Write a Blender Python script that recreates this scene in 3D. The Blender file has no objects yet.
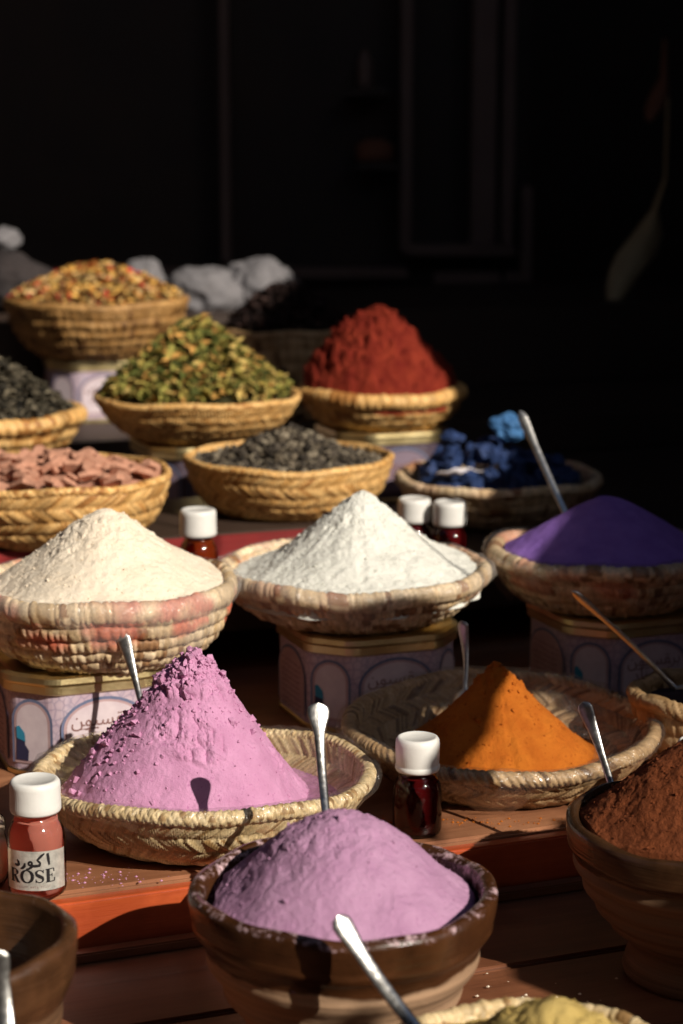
import bpy, bmesh, math, random
import numpy as np
from mathutils import Vector, Matrix
random.seed(7); rng = np.random.default_rng(7)
PI = math.pi
S = bpy.context.scene
COL = S.collection
CZ = 1.365                      # camera height; the counter top is at .95
PITCH = math.radians(10.5); F = 2000.0
sp, cp = math.sin(PITCH), math.cos(PITCH)

def at(px, py, D):
    """where something seen at px,py and D metres away stands"""
    u = (px-341.5)/F*D; v = (py-512)/F
    return Vector((u, D*(cp - v*sp), CZ - D*(sp + v*cp)))

# ------------------------------------------------------------------ noise
def vnoise(P, seed=0):
    P = np.asarray(P, float); i = np.floor(P).astype(np.int64); f = P-i; f = f*f*(3-2*f)
    def h(ix, iy, iz):
        n = (ix*374761393 + iy*668265263 + iz*1274126177 + seed*974634777) & 0xffffffff
        n = ((n ^ (n >> 13))*1274126177) & 0xffffffff
        n = n ^ (n >> 16)
        return (n & 0xffff)/32767.5 - 1
    x, y, z = i[:,0], i[:,1], i[:,2]; r = 0
    for dx in (0,1):
        wx = f[:,0] if dx else 1-f[:,0]
        for dy in (0,1):
            wy = f[:,1] if dy else 1-f[:,1]
            for dz in (0,1):
                wz = f[:,2] if dz else 1-f[:,2]
                r = r + wx*wy*wz*h(x+dx, y+dy, z+dz)
    return r
def fbm(P, o=4, seed=0):
    P = np.asarray(P, float); a = .5; r = 0
    for k in range(o):
        r = r + a*vnoise(P*(2.03**k)+k*17.3, seed+k); a *= .5
    return r

# ------------------------------------------------------------------ materials
MATS = {}
def newmat(name):
    m = bpy.data.materials.new(name); m.use_nodes = True
    nt = m.node_tree; nt.nodes.clear()
    out = nt.nodes.new('ShaderNodeOutputMaterial'); b = nt.nodes.new('ShaderNodeBsdfPrincipled')
    nt.links.new(b.outputs[0], out.inputs[0]); MATS[name] = m
    return m, nt, b, out
def nz(nt, scale, detail=4, rough=.6, vec=None, kind='noise'):
    if kind == 'noise':
        n = nt.nodes.new('ShaderNodeTexNoise'); n.inputs['Detail'].default_value = detail; n.inputs['Roughness'].default_value = rough
    else:
        n = nt.nodes.new('ShaderNodeTexVoronoi')
    n.inputs['Scale'].default_value = scale
    if vec is None:
        tc = nt.nodes.new('ShaderNodeTexCoord'); vec = tc.outputs['Object']
    nt.links.new(vec, n.inputs['Vector'])
    return n
def ramp(nt, fac, stops):
    r = nt.nodes.new('ShaderNodeValToRGB'); e = r.color_ramp.elements
    e[0].position, e[0].color = stops[0][0], (*stops[0][1], 1)
    e[1].position, e[1].color = stops[-1][0], (*stops[-1][1], 1)
    for p, c in stops[1:-1]:
        x = e.new(p); x.color = (*c, 1)
    nt.links.new(fac, r.inputs[0]); return r
def mixc(nt, fac, a, b, mode='MIX'):
    m = nt.nodes.new('ShaderNodeMix'); m.data_type = 'RGBA'; m.blend_type = mode
    for i, v in ((0, fac), (6, a), (7, b)):
        if isinstance(v, (int, float)): m.inputs[i].default_value = v
        elif isinstance(v, tuple): m.inputs[i].default_value = (*v, 1)
        else: nt.links.new(v, m.inputs[i])
    return m.outputs[2]
def bump(nt, b, h, dist, strength=1, prev=None):
    n = nt.nodes.new('ShaderNodeBump'); n.inputs['Distance'].default_value = dist; n.inputs['Strength'].default_value = strength
    nt.links.new(h, n.inputs['Height'])
    if prev is not None: nt.links.new(prev, n.inputs['Normal'])
    nt.links.new(n.outputs[0], b.inputs['Normal']); return n.outputs[0]

def powder(name, c1, c2, c3=None, grain=1400, gb=.0006, rough=.95):
    m, nt, b, out = newmat(name)
    n = nz(nt, 60, 5); r = ramp(nt, n.outputs[0], [(.3, c1), (.7, c2)])
    col = r.outputs[0]
    if c3:
        n2 = nz(nt, 240, 3, .7); r2 = ramp(nt, n2.outputs[0], [(.60, (0,0,0)), (.72, (1,1,1))])
        col = mixc(nt, r2.outputs[0], col, c3)
    nt.links.new(col, b.inputs['Base Color']); b.inputs['Roughness'].default_value = rough
    b.inputs['Specular IOR Level'].default_value = .12
    g = nz(nt, grain, 3, .75); g2 = nz(nt, 260, 4, .7)
    n1 = bump(nt, b, g2.outputs[0], gb*2.2, .6); bump(nt, b, g.outputs[0], gb, .8, n1)
    return m
powder('lilac_powder', (.51,.235,.40), (.64,.325,.52), (.45,.18,.35))
powder('pale_lilac_powder', (.41,.215,.36), (.52,.30,.46), (.37,.18,.32))
powder('cream_powder', (.82,.70,.55), (.90,.80,.66), (.76,.62,.44))
powder('white_powder', (.70,.70,.64), (.84,.84,.78), (.45,.45,.40))
powder('turmeric_powder', (.38,.092,.010), (.52,.155,.018), (.26,.055,.006))
powder('violet_powder', (.25,.13,.50), (.33,.18,.60), None)
powder('brown_powder', (.15,.042,.016), (.22,.062,.022), (.10,.025,.01), 900, .0012)
powder('mustard_powder', (.50,.36,.11), (.62,.46,.17), (.40,.27,.08), 900, .001)
powder('dark_powder', (.035,.02,.03), (.06,.035,.05), None)
powder('red_powder', (.15,.013,.009), (.30,.042,.020), (.09,.008,.006), 500, .002)

def attrmat(name, rough=.8, spec=.3, hue=None, scale=300, bd=.0004, dark=.55):
    m, nt, b, out = newmat(name)
    a = nt.nodes.new('ShaderNodeAttribute'); a.attribute_name = 'tint'
    n = nz(nt, scale, 4); r = ramp(nt, n.outputs[0], [(.25, (dark,)*3), (.75, (1.15,)*3)])
    c = mixc(nt, 1.0, a.outputs['Color'], r.outputs[0], 'MULTIPLY')
    nt.links.new(c, b.inputs['Base Color']); b.inputs['Roughness'].default_value = rough
    b.inputs['Specular IOR Level'].default_value = spec
    bump(nt, b, n.outputs[0], bd, .8)
    return m
attrmat('straw', .55, .4, scale=420, bd=.0005, dark=.7)
attrmat('leaf_bits', .8, .2)

def simple(name, c, rough=.5, metal=0, spec=.5, c2=None, scale=40, bd=0, coat=0, tr=0):
    m, nt, b, out = newmat(name)
    b.inputs['Roughness'].default_value = rough; b.inputs['Metallic'].default_value = metal
    b.inputs['Specular IOR Level'].default_value = spec; b.inputs['Coat Weight'].default_value = coat
    b.inputs['Coat Roughness'].default_value = .15; b.inputs['Transmission Weight'].default_value = tr
    n = nz(nt, scale, 5)
    r = ramp(nt, n.outputs[0], [(.3, c), (.7, c2 or tuple(min(1, x*1.15) for x in c))])
    nt.links.new(r.outputs[0], b.inputs['Base Color'])
    rr = nt.nodes.new('ShaderNodeMapRange'); rr.inputs[3].default_value = max(.02, rough-.08); rr.inputs[4].default_value = min(1, rough+.14)
    nt.links.new(n.outputs[0], rr.inputs[0]); nt.links.new(rr.outputs[0], b.inputs['Roughness'])
    if bd: bump(nt, b, n.outputs[0], bd, 1)
    return m
simple('cap_plastic', (.72,.71,.68), .42, c2=(.80,.79,.76), scale=60, bd=.0003)
simple('spoon_steel', (.50,.49,.47), .30, metal=1, c2=(.66,.645,.62), scale=300, bd=.0002)
simple('tin_gold', (.66,.52,.25), .36, metal=1, c2=(.74,.62,.34), scale=50, bd=.0005)
simple('ink', (.012,.010,.012), .5)
simple('brown_ink', (.20,.09,.08), .6)
simple('blue_ink', (.10,.14,.24), .6, c2=(.16,.17,.28), scale=300)
simple('turquoise_ink', (.02,.22,.36), .6)
simple('navy_ink', (.02,.02,.06), .6)
simple('panel_white', (.58,.48,.53), .5, c2=(.70,.60,.64), scale=90)
simple('panel_pink', (.42,.27,.29), .5, c2=(.52,.36,.37), scale=90)
simple('dark_print', (.06,.04,.06), .5, c2=(.12,.09,.12), scale=120)  # tin print with shade put into its colour, for the back tins
simple('dim_panel', (.20,.15,.20), .5)  # panel colour darkened to stand for shade on the back tins
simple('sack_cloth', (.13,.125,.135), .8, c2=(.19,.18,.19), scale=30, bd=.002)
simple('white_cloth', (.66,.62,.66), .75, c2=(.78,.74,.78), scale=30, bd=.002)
simple('dark_cloth', (.016,.012,.013), .85, c2=(.035,.026,.026), scale=30)
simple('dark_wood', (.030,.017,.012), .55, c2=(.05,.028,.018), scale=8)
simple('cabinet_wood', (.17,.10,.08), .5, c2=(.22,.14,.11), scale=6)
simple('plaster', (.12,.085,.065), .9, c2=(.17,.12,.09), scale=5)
simple('street_ground', (.16,.12,.10), .9, c2=(.22,.17,.14), scale=6)
simple('awning_cloth', (.03,.022,.018), .9)
simple('dry_leaf', (.40,.30,.16), .8, c2=(.52,.40,.22), scale=30)
simple('rust_leaf', (.22,.08,.04), .8)
simple('cloth_red', (.42,.012,.010), .6, c2=(.50,.02,.015), scale=20)
simple('label_silver', (.50,.49,.45), .33, metal=.45, c2=(.80,.77,.70), scale=260, bd=.0004)
simple('jar_cream', (.75,.62,.45), .6)

def tinprint():
    m, nt, b, out = newmat('tin_print')
    v = nz(nt, 190, kind='voronoi'); v.feature = 'DISTANCE_TO_EDGE'
    r = ramp(nt, v.outputs['Distance'], [(.02, (.20,.18,.29)), (.10, (.46,.37,.45)), (.4, (.58,.47,.53))])
    n = nz(nt, 50); c = mixc(nt, .5, r.outputs[0], ramp(nt, n.outputs[0], [(.3,(.45,.30,.38)),(.7,(.65,.55,.6))]).outputs[0])
    nt.links.new(c, b.inputs['Base Color']); b.inputs['Roughness'].default_value = .38
tinprint()

def wood(name, a, c, rough=.45, coat=0.0, sx=3, bd=.0012):
    m, nt, b, out = newmat(name)
    tc = nt.nodes.new('ShaderNodeTexCoord'); mp = nt.nodes.new('ShaderNodeMapping'); mp.inputs['Scale'].default_value = (sx, 40, 40)
    nt.links.new(tc.outputs['Object'], mp.inputs[0])
    n = nz(nt, 1.6, 6, .65, mp.outputs[0]); n2 = nz(nt, 14, 5, .6)
    r = ramp(nt, n.outputs[0], [(.3, a), (.7, c)])
    st = ramp(nt, n2.outputs[0], [(.35, (.55,.5,.5)), (.62, (1.05,1.05,1.05))])
    cc = mixc(nt, .8, r.outputs[0], st.outputs[0], 'MULTIPLY')
    nt.links.new(cc, b.inputs['Base Color'])
    mr = nt.nodes.new('ShaderNodeMapRange'); mr.inputs[3].default_value = rough-.1; mr.inputs[4].default_value = rough+.2
    nt.links.new(n2.outputs[0], mr.inputs[0]); nt.links.new(mr.outputs[0], b.inputs['Roughness'])
    b.inputs['Coat Weight'].default_value = coat
    bump(nt, b, n.outputs[0], bd, .7)
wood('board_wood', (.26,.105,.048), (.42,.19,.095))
wood('red_board', (.42,.055,.018), (.62,.12,.03), .4, .2)
wood('shelf_red', (.17,.004,.004), (.24,.007,.006), .6)
wood('low_board', (.17,.062,.028), (.28,.11,.052), .4)

def ceramic(name, z_split, glaze, body, rimdust):
    """wheel-thrown bowl: glossy glaze band over bare clay, powder dust on the rim (object z in metres)"""
    m, nt, b, out = newmat(name)
    tc = nt.nodes.new('ShaderNodeTexCoord'); sx = nt.nodes.new('ShaderNodeSeparateXYZ'); nt.links.new(tc.outputs['Object'], sx.inputs[0])
    n = nz(nt, 18, 4); ad = nt.nodes.new('ShaderNodeMath'); ad.operation = 'MULTIPLY_ADD'
    nt.links.new(n.outputs[0], ad.inputs[0]); ad.inputs[1].default_value = .014; nt.links.new(sx.outputs[2], ad.inputs[2])
    st = nt.nodes.new('ShaderNodeMapRange'); st.inputs[1].default_value = z_split-.0005+.007; st.inputs[2].default_value = z_split+.0015+.007
    nt.links.new(ad.outputs[0], st.inputs[0])
    mp = nt.nodes.new('ShaderNodeMapping'); mp.inputs['Scale'].default_value = (4,4,260); nt.links.new(tc.outputs['Object'], mp.inputs[0])
    ln = nz(nt, 1, 4, .6, mp.outputs[0])
    bc = ramp(nt, ln.outputs[0], [(.3, tuple(x*.55 for x in body)), (.55, body), (.75, tuple(min(1,x*1.25) for x in body))])
    gn = nz(nt, 45, 5); gc = ramp(nt, gn.outputs[0], [(.3, tuple(x*.5 for x in glaze)), (.7, tuple(x*1.3 for x in glaze))])
    c = mixc(nt, st.outputs[0], bc.outputs[0], gc.outputs[0])
    a = nt.nodes.new('ShaderNodeAttribute'); a.attribute_name = 'dust'
    dn = nz(nt, 130, 5, .7); mu = nt.nodes.new('ShaderNodeMath'); mu.operation = 'ADD'
    nt.links.new(dn.outputs[0], mu.inputs[0]); nt.links.new(a.outputs['Fac'], mu.inputs[1])
    dr = nt.nodes.new('ShaderNodeMapRange'); dr.inputs[1].default_value = .95; dr.inputs[2].default_value = 1.12; nt.links.new(mu.outputs[0], dr.inputs[0])
    c = mixc(nt, dr.outputs[0], c, rimdust)
    nt.links.new(c, b.inputs['Base Color'])
    rr = nt.nodes.new('ShaderNodeMath'); rr.operation = 'MULTIPLY_ADD'; rr.inputs[1].default_value = -.35; rr.inputs[2].default_value = .62
    nt.links.new(st.outputs[0], rr.inputs[0])
    r2 = nt.nodes.new('ShaderNodeMath'); r2.operation = 'MAXIMUM'; nt.links.new(rr.outputs[0], r2.inputs[0]); nt.links.new(dr.outputs[0], r2.inputs[1])
    nt.links.new(r2.outputs[0], b.inputs['Roughness'])
    n1 = bump(nt, b, ln.outputs[0], .0016, .7); bump(nt, b, gn.outputs[0], .0012, .6, n1)
ceramic('glazed_bowl_clay', .060, (.060,.022,.008), (.40,.25,.15), (.72,.50,.55))
ceramic('ribbed_bowl_clay', .066, (.055,.025,.011), (.17,.095,.05), (.25,.11,.06))
ceramic('old_bowl_clay', .060, (.08,.035,.015), (.15,.075,.035), (.24,.17,.13))

def glass(name, c, rough=.02, tr=1.0, mixd=0):
    m, nt, b, out = newmat(name)
    b.inputs['Base Color'].default_value = (*c, 1); b.inputs['Transmission Weight'].default_value = tr
    b.inputs['Roughness'].default_value = rough; b.inputs['IOR'].default_value = 1.42
    n = nz(nt, 60, 2); bump(nt, b, n.outputs[0], .0006, .4)
    if mixd:
        t = nt.nodes.new('ShaderNodeBsdfTranslucent'); t.inputs[0].default_value = (*c, 1)
        d = nt.nodes.new('ShaderNodeBsdfDiffuse'); d.inputs[0].default_value = (*c, 1)
        s1 = nt.nodes.new('ShaderNodeMixShader'); s1.inputs[0].default_value = .5
        nt.links.new(t.outputs[0], s1.inputs[1]); nt.links.new(d.outputs[0], s1.inputs[2])
        s2 = nt.nodes.new('ShaderNodeMixShader'); s2.inputs[0].default_value = mixd
        nt.links.new(b.outputs[0], s2.inputs[1]); nt.links.new(s1.outputs[0], s2.inputs[2]); nt.links.new(s2.outputs[0], out.inputs[0])
def clearglass(name, tint=(1,1,1)):
    """thin clear wall: sees through, mirrors at grazing angles, lets light through"""
    m, nt, b, out = newmat(name)
    t = nt.nodes.new('ShaderNodeBsdfTransparent'); t.inputs[0].default_value = (*tint, 1)
    g = nt.nodes.new('ShaderNodeBsdfGlossy'); g.inputs['Roughness'].default_value = .06
    fr = nt.nodes.new('ShaderNodeFresnel'); fr.inputs[0].default_value = 1.45
    n = nz(nt, 45, 3); bp = nt.nodes.new('ShaderNodeBump'); bp.inputs['Distance'].default_value = .0006; nt.links.new(n.outputs[0], bp.inputs['Height'])
    nt.links.new(bp.outputs[0], g.inputs['Normal']); nt.links.new(bp.outputs[0], fr.inputs['Normal'])
    s = nt.nodes.new('ShaderNodeMixShader'); nt.links.new(fr.outputs[0], s.inputs[0]); nt.links.new(t.outputs[0], s.inputs[1]); nt.links.new(g.outputs[0], s.inputs[2])
    nt.links.new(s.outputs[0], out.inputs[0])
clearglass('bottle_glass', (.97,.93,.93))
glass('rose_liquid', (1,.42,.32), mixd=.55)
glass('amber_liquid', (.42,.07,.015), mixd=.5)
glass('dark_liquid', (.22,.012,.014), mixd=.5)

def film(name='plastic_film', milk=.03, gl=.24):
    m, nt, b, out = newmat(name)
    t = nt.nodes.new('ShaderNodeBsdfTransparent'); g = nt.nodes.new('ShaderNodeBsdfGlossy'); g.inputs['Roughness'].default_value = .16
    d = nt.nodes.new('ShaderNodeBsdfDiffuse'); d.inputs[0].default_value = (.8,.76,.72,1)
    mp = nt.nodes.new('ShaderNodeMapping'); tc = nt.nodes.new('ShaderNodeTexCoord'); mp.inputs['Scale'].default_value = (1,1,.35); nt.links.new(tc.outputs['Object'], mp.inputs[0])
    n = nz(nt, 70, 4, .6, mp.outputs[0]); n.inputs['Distortion'].default_value = 1.2
    bp = nt.nodes.new('ShaderNodeBump'); bp.inputs['Distance'].default_value = .006; nt.links.new(n.outputs[0], bp.inputs['Height'])
    nt.links.new(bp.outputs[0], g.inputs['Normal'])
    fr = nt.nodes.new('ShaderNodeLayerWeight'); fr.inputs[0].default_value = .25; nt.links.new(bp.outputs[0], fr.inputs['Normal'])
    s0 = nt.nodes.new('ShaderNodeMixShader'); s0.inputs[0].default_value = milk; nt.links.new(t.outputs[0], s0.inputs[1]); nt.links.new(d.outputs[0], s0.inputs[2])
    mr = nt.nodes.new('ShaderNodeMapRange'); mr.inputs[3].default_value = .03; mr.inputs[4].default_value = gl; nt.links.new(fr.outputs['Fresnel'], mr.inputs[0])
    s = nt.nodes.new('ShaderNodeMixShader'); nt.links.new(mr.outputs[0], s.inputs[0]); nt.links.new(s0.outputs[0], s.inputs[1]); nt.links.new(g.outputs[0], s.inputs[2])
    nt.links.new(s.outputs[0], out.inputs[0])
film(); film('milky_film', .13, .12)

# ------------------------------------------------------------------ objects
def link(name, V, Fc, mat, parent=None, loc=None, smooth=True, tint=None, dust=None, flat=None):
    me = bpy.data.meshes.new(name); me.from_pydata([tuple(v) for v in V], [], Fc)
    me.materials.append(MATS[mat]); 
    if smooth: me.polygons.foreach_set('use_smooth', [True]*len(me.polygons))
    if tint is not None:
        a = me.color_attributes.new('tint', 'FLOAT_COLOR', 'POINT')
        t = np.ones((len(V), 4)); t[:,:3] = tint; a.data.foreach_set('color', t.ravel())
    if dust is not None:
        a = me.attributes.new('dust', 'FLOAT', 'POINT'); a.data.foreach_set('value', np.asarray(dust, float))
    me.update()
    o = bpy.data.objects.new(name, me); COL.objects.link(o)
    if parent is not None: o.parent = parent
    if loc is not None: o.location = loc
    return o
def tag(o, label=None, cat=None, group=None, kind=None):
    if label: o['label'] = label
    if cat: o['category'] = cat
    if group: o['group'] = group
    if kind: o['kind'] = kind
    return o
def empty(name, loc, label, cat, group=None, rz=0, tilt=(0,0)):
    o = bpy.data.objects.new(name, None); o.empty_display_size = .02; COL.objects.link(o); o.location = loc
    o.rotation_euler = (tilt[0], tilt[1], rz); return tag(o, label, cat, group)
def grid_faces(nr, nc, wrap=True):
    f = []
    m = nc if wrap else nc-1
    for i in range(nr-1):
        for j in range(m):
            k = (j+1) % nc
            f.append((i*nc+j, i*nc+k, (i+1)*nc+k, (i+1)*nc+j))
    return f
def lathe(prof, n=48, wob=0):
    """prof: list of (r,z) -> verts, faces, closed at the axis"""
    th = np.arange(n)*2*PI/n; V = []
    for r, z in prof: V += [(r*math.cos(t), r*math.sin(t), z) for t in th]
    Fc = grid_faces(len(prof), n)
    if prof[0][0] < .0008 or True: Fc.append(tuple(range(n))[::-1])
    if prof[-1][0] < .0008: Fc.append(tuple(range((len(prof)-1)*n, len(prof)*n)))
    return V, Fc
def box(x0, x1, y0, y1, z0, z1, bev=.0):
    bm = bmesh.new(); bmesh.ops.create_cube(bm, size=1)
    for v in bm.verts: v.co = Vector(((x0+x1)/2+v.co.x*(x1-x0), (y0+y1)/2+v.co.y*(y1-y0), (z0+z1)/2+v.co.z*(z1-z0)))
    if bev: bmesh.ops.bevel(bm, geom=bm.edges[:], offset=bev, segments=2, affect='EDGES')
    V = [v.co.copy() for v in bm.verts]; Fc = [[v.index for v in f.verts] for f in bm.faces]; bm.free(); return V, Fc
def join(parts):
    V, Fc = [], []
    for v, f in parts:
        k = len(V); V += list(v); Fc += [tuple(i+k for i in q) for q in f]
    return V, Fc
def xf(vf, M): return [M @ Vector(v) for v in vf[0]], vf[1]

STRAW = {
 'gold':  ((.60,.32,.095), (.82,.52,.21), (.38,.17,.045)),
 'amber': ((.32,.16,.045), (.50,.28,.10), (.16,.07,.02)),
 'pale':  ((.55,.40,.20), (.76,.60,.36), (.34,.20,.08)),
 'tan':   ((.56,.40,.22), (.76,.60,.40), (.28,.15,.07)),
 'brown': ((.30,.18,.08), (.48,.32,.17), (.13,.065,.025)),
 'dark':  ((.10,.05,.025), (.16,.09,.045), (.05,.025,.012)),
}
def straw_tint(cid, pal, seed, redp=0.0):
    a, b, c = [np.array(x) for x in STRAW[pal]]
    h = (np.sin(cid*12.9898+seed*78.233)*43758.5453) % 1.0
    h2 = (np.sin(cid*39.425+seed*11.13)*24634.6345) % 1.0
    t = a + (b-a)*h[:,None]
    t = np.where((h2 < .14)[:,None], c, t)
    return t
def basket(name, label, pos, R, H, base, pal='gold', style='coil', rows=7, segs=74, rim=.006, rimstyle='wrap', tilt=(0,0), curve=.75,
           wrapfilm=None, seed=1, res=1.0, group='woven spice baskets', stain=0, rimh=1.0, amp=.0016, cat='basket'):
    root = empty(name, pos, label, cat, group, rz=seed*1.3, tilt=(0,0))
    # tilt is about world axes: compose after the turn
    root.rotation_euler = (Matrix.Rotation(tilt[0],3,'X') @ Matrix.Rotation(tilt[1],3,'Y') @ Matrix.Rotation(seed*1.3,3,'Z')).to_euler()
    if style == 'herring': segs = int(segs*2.7)
    elif style == 'coil': segs = int(segs*1.35)
    nc = int(segs*(4.5 if res < 1 else 5.5)); vr = int(max(5, 7*res)); nr = rows*vr+1
    th = np.arange(nc)*2*PI/nc
    def wobR(th): return 1 + .007*np.sin(2*th+seed) + .004*np.sin(5*th+seed*2.1)
    def wobZ(th): return .0011*np.sin(3*th+seed*.7) + .0008*np.sin(7*th+seed)
    def pc(s):
        c1 = np.array([np.sin(s*PI/2), 1-np.cos(s*PI/2)]); c2 = np.array([s, s])
        c = curve*c1+(1-curve)*c2
        return base+(R-base)*c[0], H*c[1]
    def wall(side):
        s = np.linspace(0, 1, nr); r0, z0 = pc(s)
        T, Sg = np.meshgrid(th, s); Rr = np.repeat(r0[:,None], nc, 1); Zz = np.repeat(z0[:,None], nc, 1)
        dr, dz = np.gradient(r0), np.gradient(z0); L = np.hypot(dr, dz); nx, nz_ = (dz/L)[:,None], (-dr/L)[:,None]
        row = Sg*rows; k = np.floor(np.minimum(row, rows-1e-6)); fr = row-k
        wv = .35*np.sin(T*9+k*2+seed)+.2*np.sin(T*23+k)
        if style == 'coil': sg = T/(2*PI)*segs + .5*(k % 2) + .25*(fr-.5) + wv
        elif style == 'stitch': sg = T/(2*PI)*segs*1.0 + .5*(k % 2) + .1*np.sin(fr*6)+wv*.6
        else: sg = T/(2*PI)*segs + np.where(k % 2 == 0, 1, -1)*fr*4.6 + wv*.5
        sf = sg-np.floor(sg)
        dcoil = np.sqrt(np.clip(np.sin(fr*PI), 0, 1)); dseg = np.sqrt(np.clip(np.sin(sf*PI), 0, 1))
        cid = np.floor(sg).astype(int) % segs + k*segs*1.0 + seed*3 + (500 if side < 0 else 0)
        hh = (np.sin(cid*91.7)*1371.3) % 1.0
        kc, ks = (.42, .62) if style == 'herring' else (.85, .75)
        d = amp*(kc*dcoil + ks*dseg*(.4+.6*dcoil) + .9*(hh-.5)*dseg)
        off = (d if side > 0 else -.0028-d)
        Rr = (Rr + nx*off)*wobR(T); Zz = Zz + nz_*off + wobZ(T)*Sg
        if side < 0: Zz += .002
        V = np.stack([Rr*np.cos(T), Rr*np.sin(T), Zz], -1).reshape(-1, 3)
        fb = (np.sin((cid*5+np.floor(sf*3.5))*17.77)*4371.3) % 1.0
        tin = straw_tint(cid.ravel(), pal, seed) * (.72+.5*fb.ravel())[:,None]
        if stain:
            st = np.clip((fbm(V*38, 3, seed)+.02)*5, 0, 1)*np.clip((Sg.ravel()-.55)*6, 0, 1)*stain
            tin = tin*(1-st[:,None]) + np.array((.55,.10,.06))*st[:,None]
        return V, tin
    Vo, to = wall(1); Vi, ti = wall(-1)
    Fo = grid_faces(nr, nc); Fi = [q[::-1] for q in Fo]; n0 = len(Vo)
    Fc = Fo + [tuple(i+n0 for i in q) for q in Fi]
    Fc.append(tuple(range(nc))[::-1]); Fc.append(tuple(n0+i for i in range(nc)))
    link('woven_wall', np.vstack([Vo, Vi]), Fc, 'straw', root, tint=np.vstack([to, ti]))
    # rim
    m = 20; ph = np.arange(m)*2*PI/m; T, Pq = np.meshgrid(th, ph, indexing='ij')
    nw = segs*(.8 if rimstyle == 'wrap' else .62)
    nw = round(nw)
    if rimstyle == 'wrap':
        sg = T/(2*PI)*nw + 1.0*Pq/(2*PI) + .9*np.sin(T*7+seed) + .35*np.sin(T*31+seed); sf = sg-np.floor(sg); d = np.sqrt(np.sin(sf*PI)); cid = np.floor(sg) % nw
    elif rimstyle == 'rope':
        nw = round(nw*1.0); sg = T/(2*PI)*nw + 4*Pq/(2*PI) + .7*np.sin(T*9+seed); sf = sg-np.floor(sg); d = np.sqrt(np.sin(sf*PI)); cid = np.floor(sg) % nw
    else:
        s1 = T/(2*PI)*nw + Pq/(2*PI)*3 ; s2 = T/(2*PI)*nw - Pq/(2*PI)*3
        f1 = s1-np.floor(s1); f2 = s2-np.floor(s2); d1 = np.sqrt(np.sin(f1*PI)); d2 = np.sqrt(np.sin(f2*PI))
        chk = ((np.floor(s1)+np.floor(s2)) % 2 == 0); d = np.where(chk, d1*1.0, d2*.95); cid = np.where(chk, np.floor(s1) % nw, 300+np.floor(s2) % nw)
    hh = (np.sin(cid*57.3+seed)*911.3) % 1.0
    fbr = (np.sin((cid*5+np.floor(sf*3.5 if rimstyle != 'braid' else f1*3.5))*17.77)*4371.3) % 1.0
    rr = rim*(.74+.30*d+.14*(hh-.5)*d)
    ax = R*wobR(T); cr = ax + rr*np.cos(Pq)*.95; cz = H+wobZ(T)+rim*.15-(rimh-1)*rim*.5 + rr*np.sin(Pq)*rimh
    V = np.stack([cr*np.cos(T), cr*np.sin(T), cz], -1).reshape(-1, 3)
    Fr = []
    for i in range(nc):
        for j in range(m):
            a, b2 = i*m+j, i*m+(j+1) % m; c2, d2_ = ((i+1) % nc)*m+(j+1) % m, ((i+1) % nc)*m+j
            Fr.append((a, d2_, c2, b2))
    tr = straw_tint(cid.ravel()+7, pal, seed+5)*1.08*(.75+.45*fbr.ravel())[:,None]
    if stain:
        st = np.clip((fbm(V*30, 3, seed+2)-.02)*4, 0, 1)*stain; tr = tr*(1-st[:,None])+np.array((.6,.16,.12))*st[:,None]
    link('rim', V, Fr, 'straw', root, tint=tr)
    if wrapfilm:
        fs = np.linspace(0, 1, 26); P = []
        n2 = 220; t2 = np.arange(n2)*2*PI/n2
        for s in fs:      # from inside, over the rim, down the outside
            if s < .4: q = s/.4; r_ = R*.62+(R-rim*1.4-R*.62)*q; z_ = H*(.45+.5*q)+.0015
            elif s < .62:
                q = (s-.4)/.22; a = PI-q*PI; r_ = R+rim*1.32*math.cos(a); z_ = H+rim*.15+rim*1.3*math.sin(a)
            else:
                q = (s-.62)/.38; r1, z1 = pc(1-q*.62); r_ = r1+rim*.9*(1-q)+.003; z_ = z1
            P.append((r_, z_, s))
        V = []
        for (r_, z_, s) in P:
            jag = np.array([0.0]*n2)
            if s > .62: jag = (.5+.5*np.sin(t2*3+seed)+.5*np.sin(t2*7+2*seed))*(s-.62)/.38*H*.42
            rr_ = r_*wobR(t2); cr_ = vnoise(np.stack([np.cos(t2)*9, np.sin(t2)*9, np.full(n2, s*9)], -1), seed)*.0016+vnoise(np.stack([np.cos(t2)*26, np.sin(t2)*26, np.full(n2, s*16)], -1), seed+3)*.0010
            for j in range(n2): V.append(((rr_[j]+cr_[j]+.0012)*math.cos(t2[j]), (rr_[j]+cr_[j]+.0012)*math.sin(t2[j]), z_+wobZ(t2[j])+jag[j]+abs(cr_[j])*.6))
        link('plastic_wrap', V, grid_faces(len(P), n2), wrapfilm, root)
    return root

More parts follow.
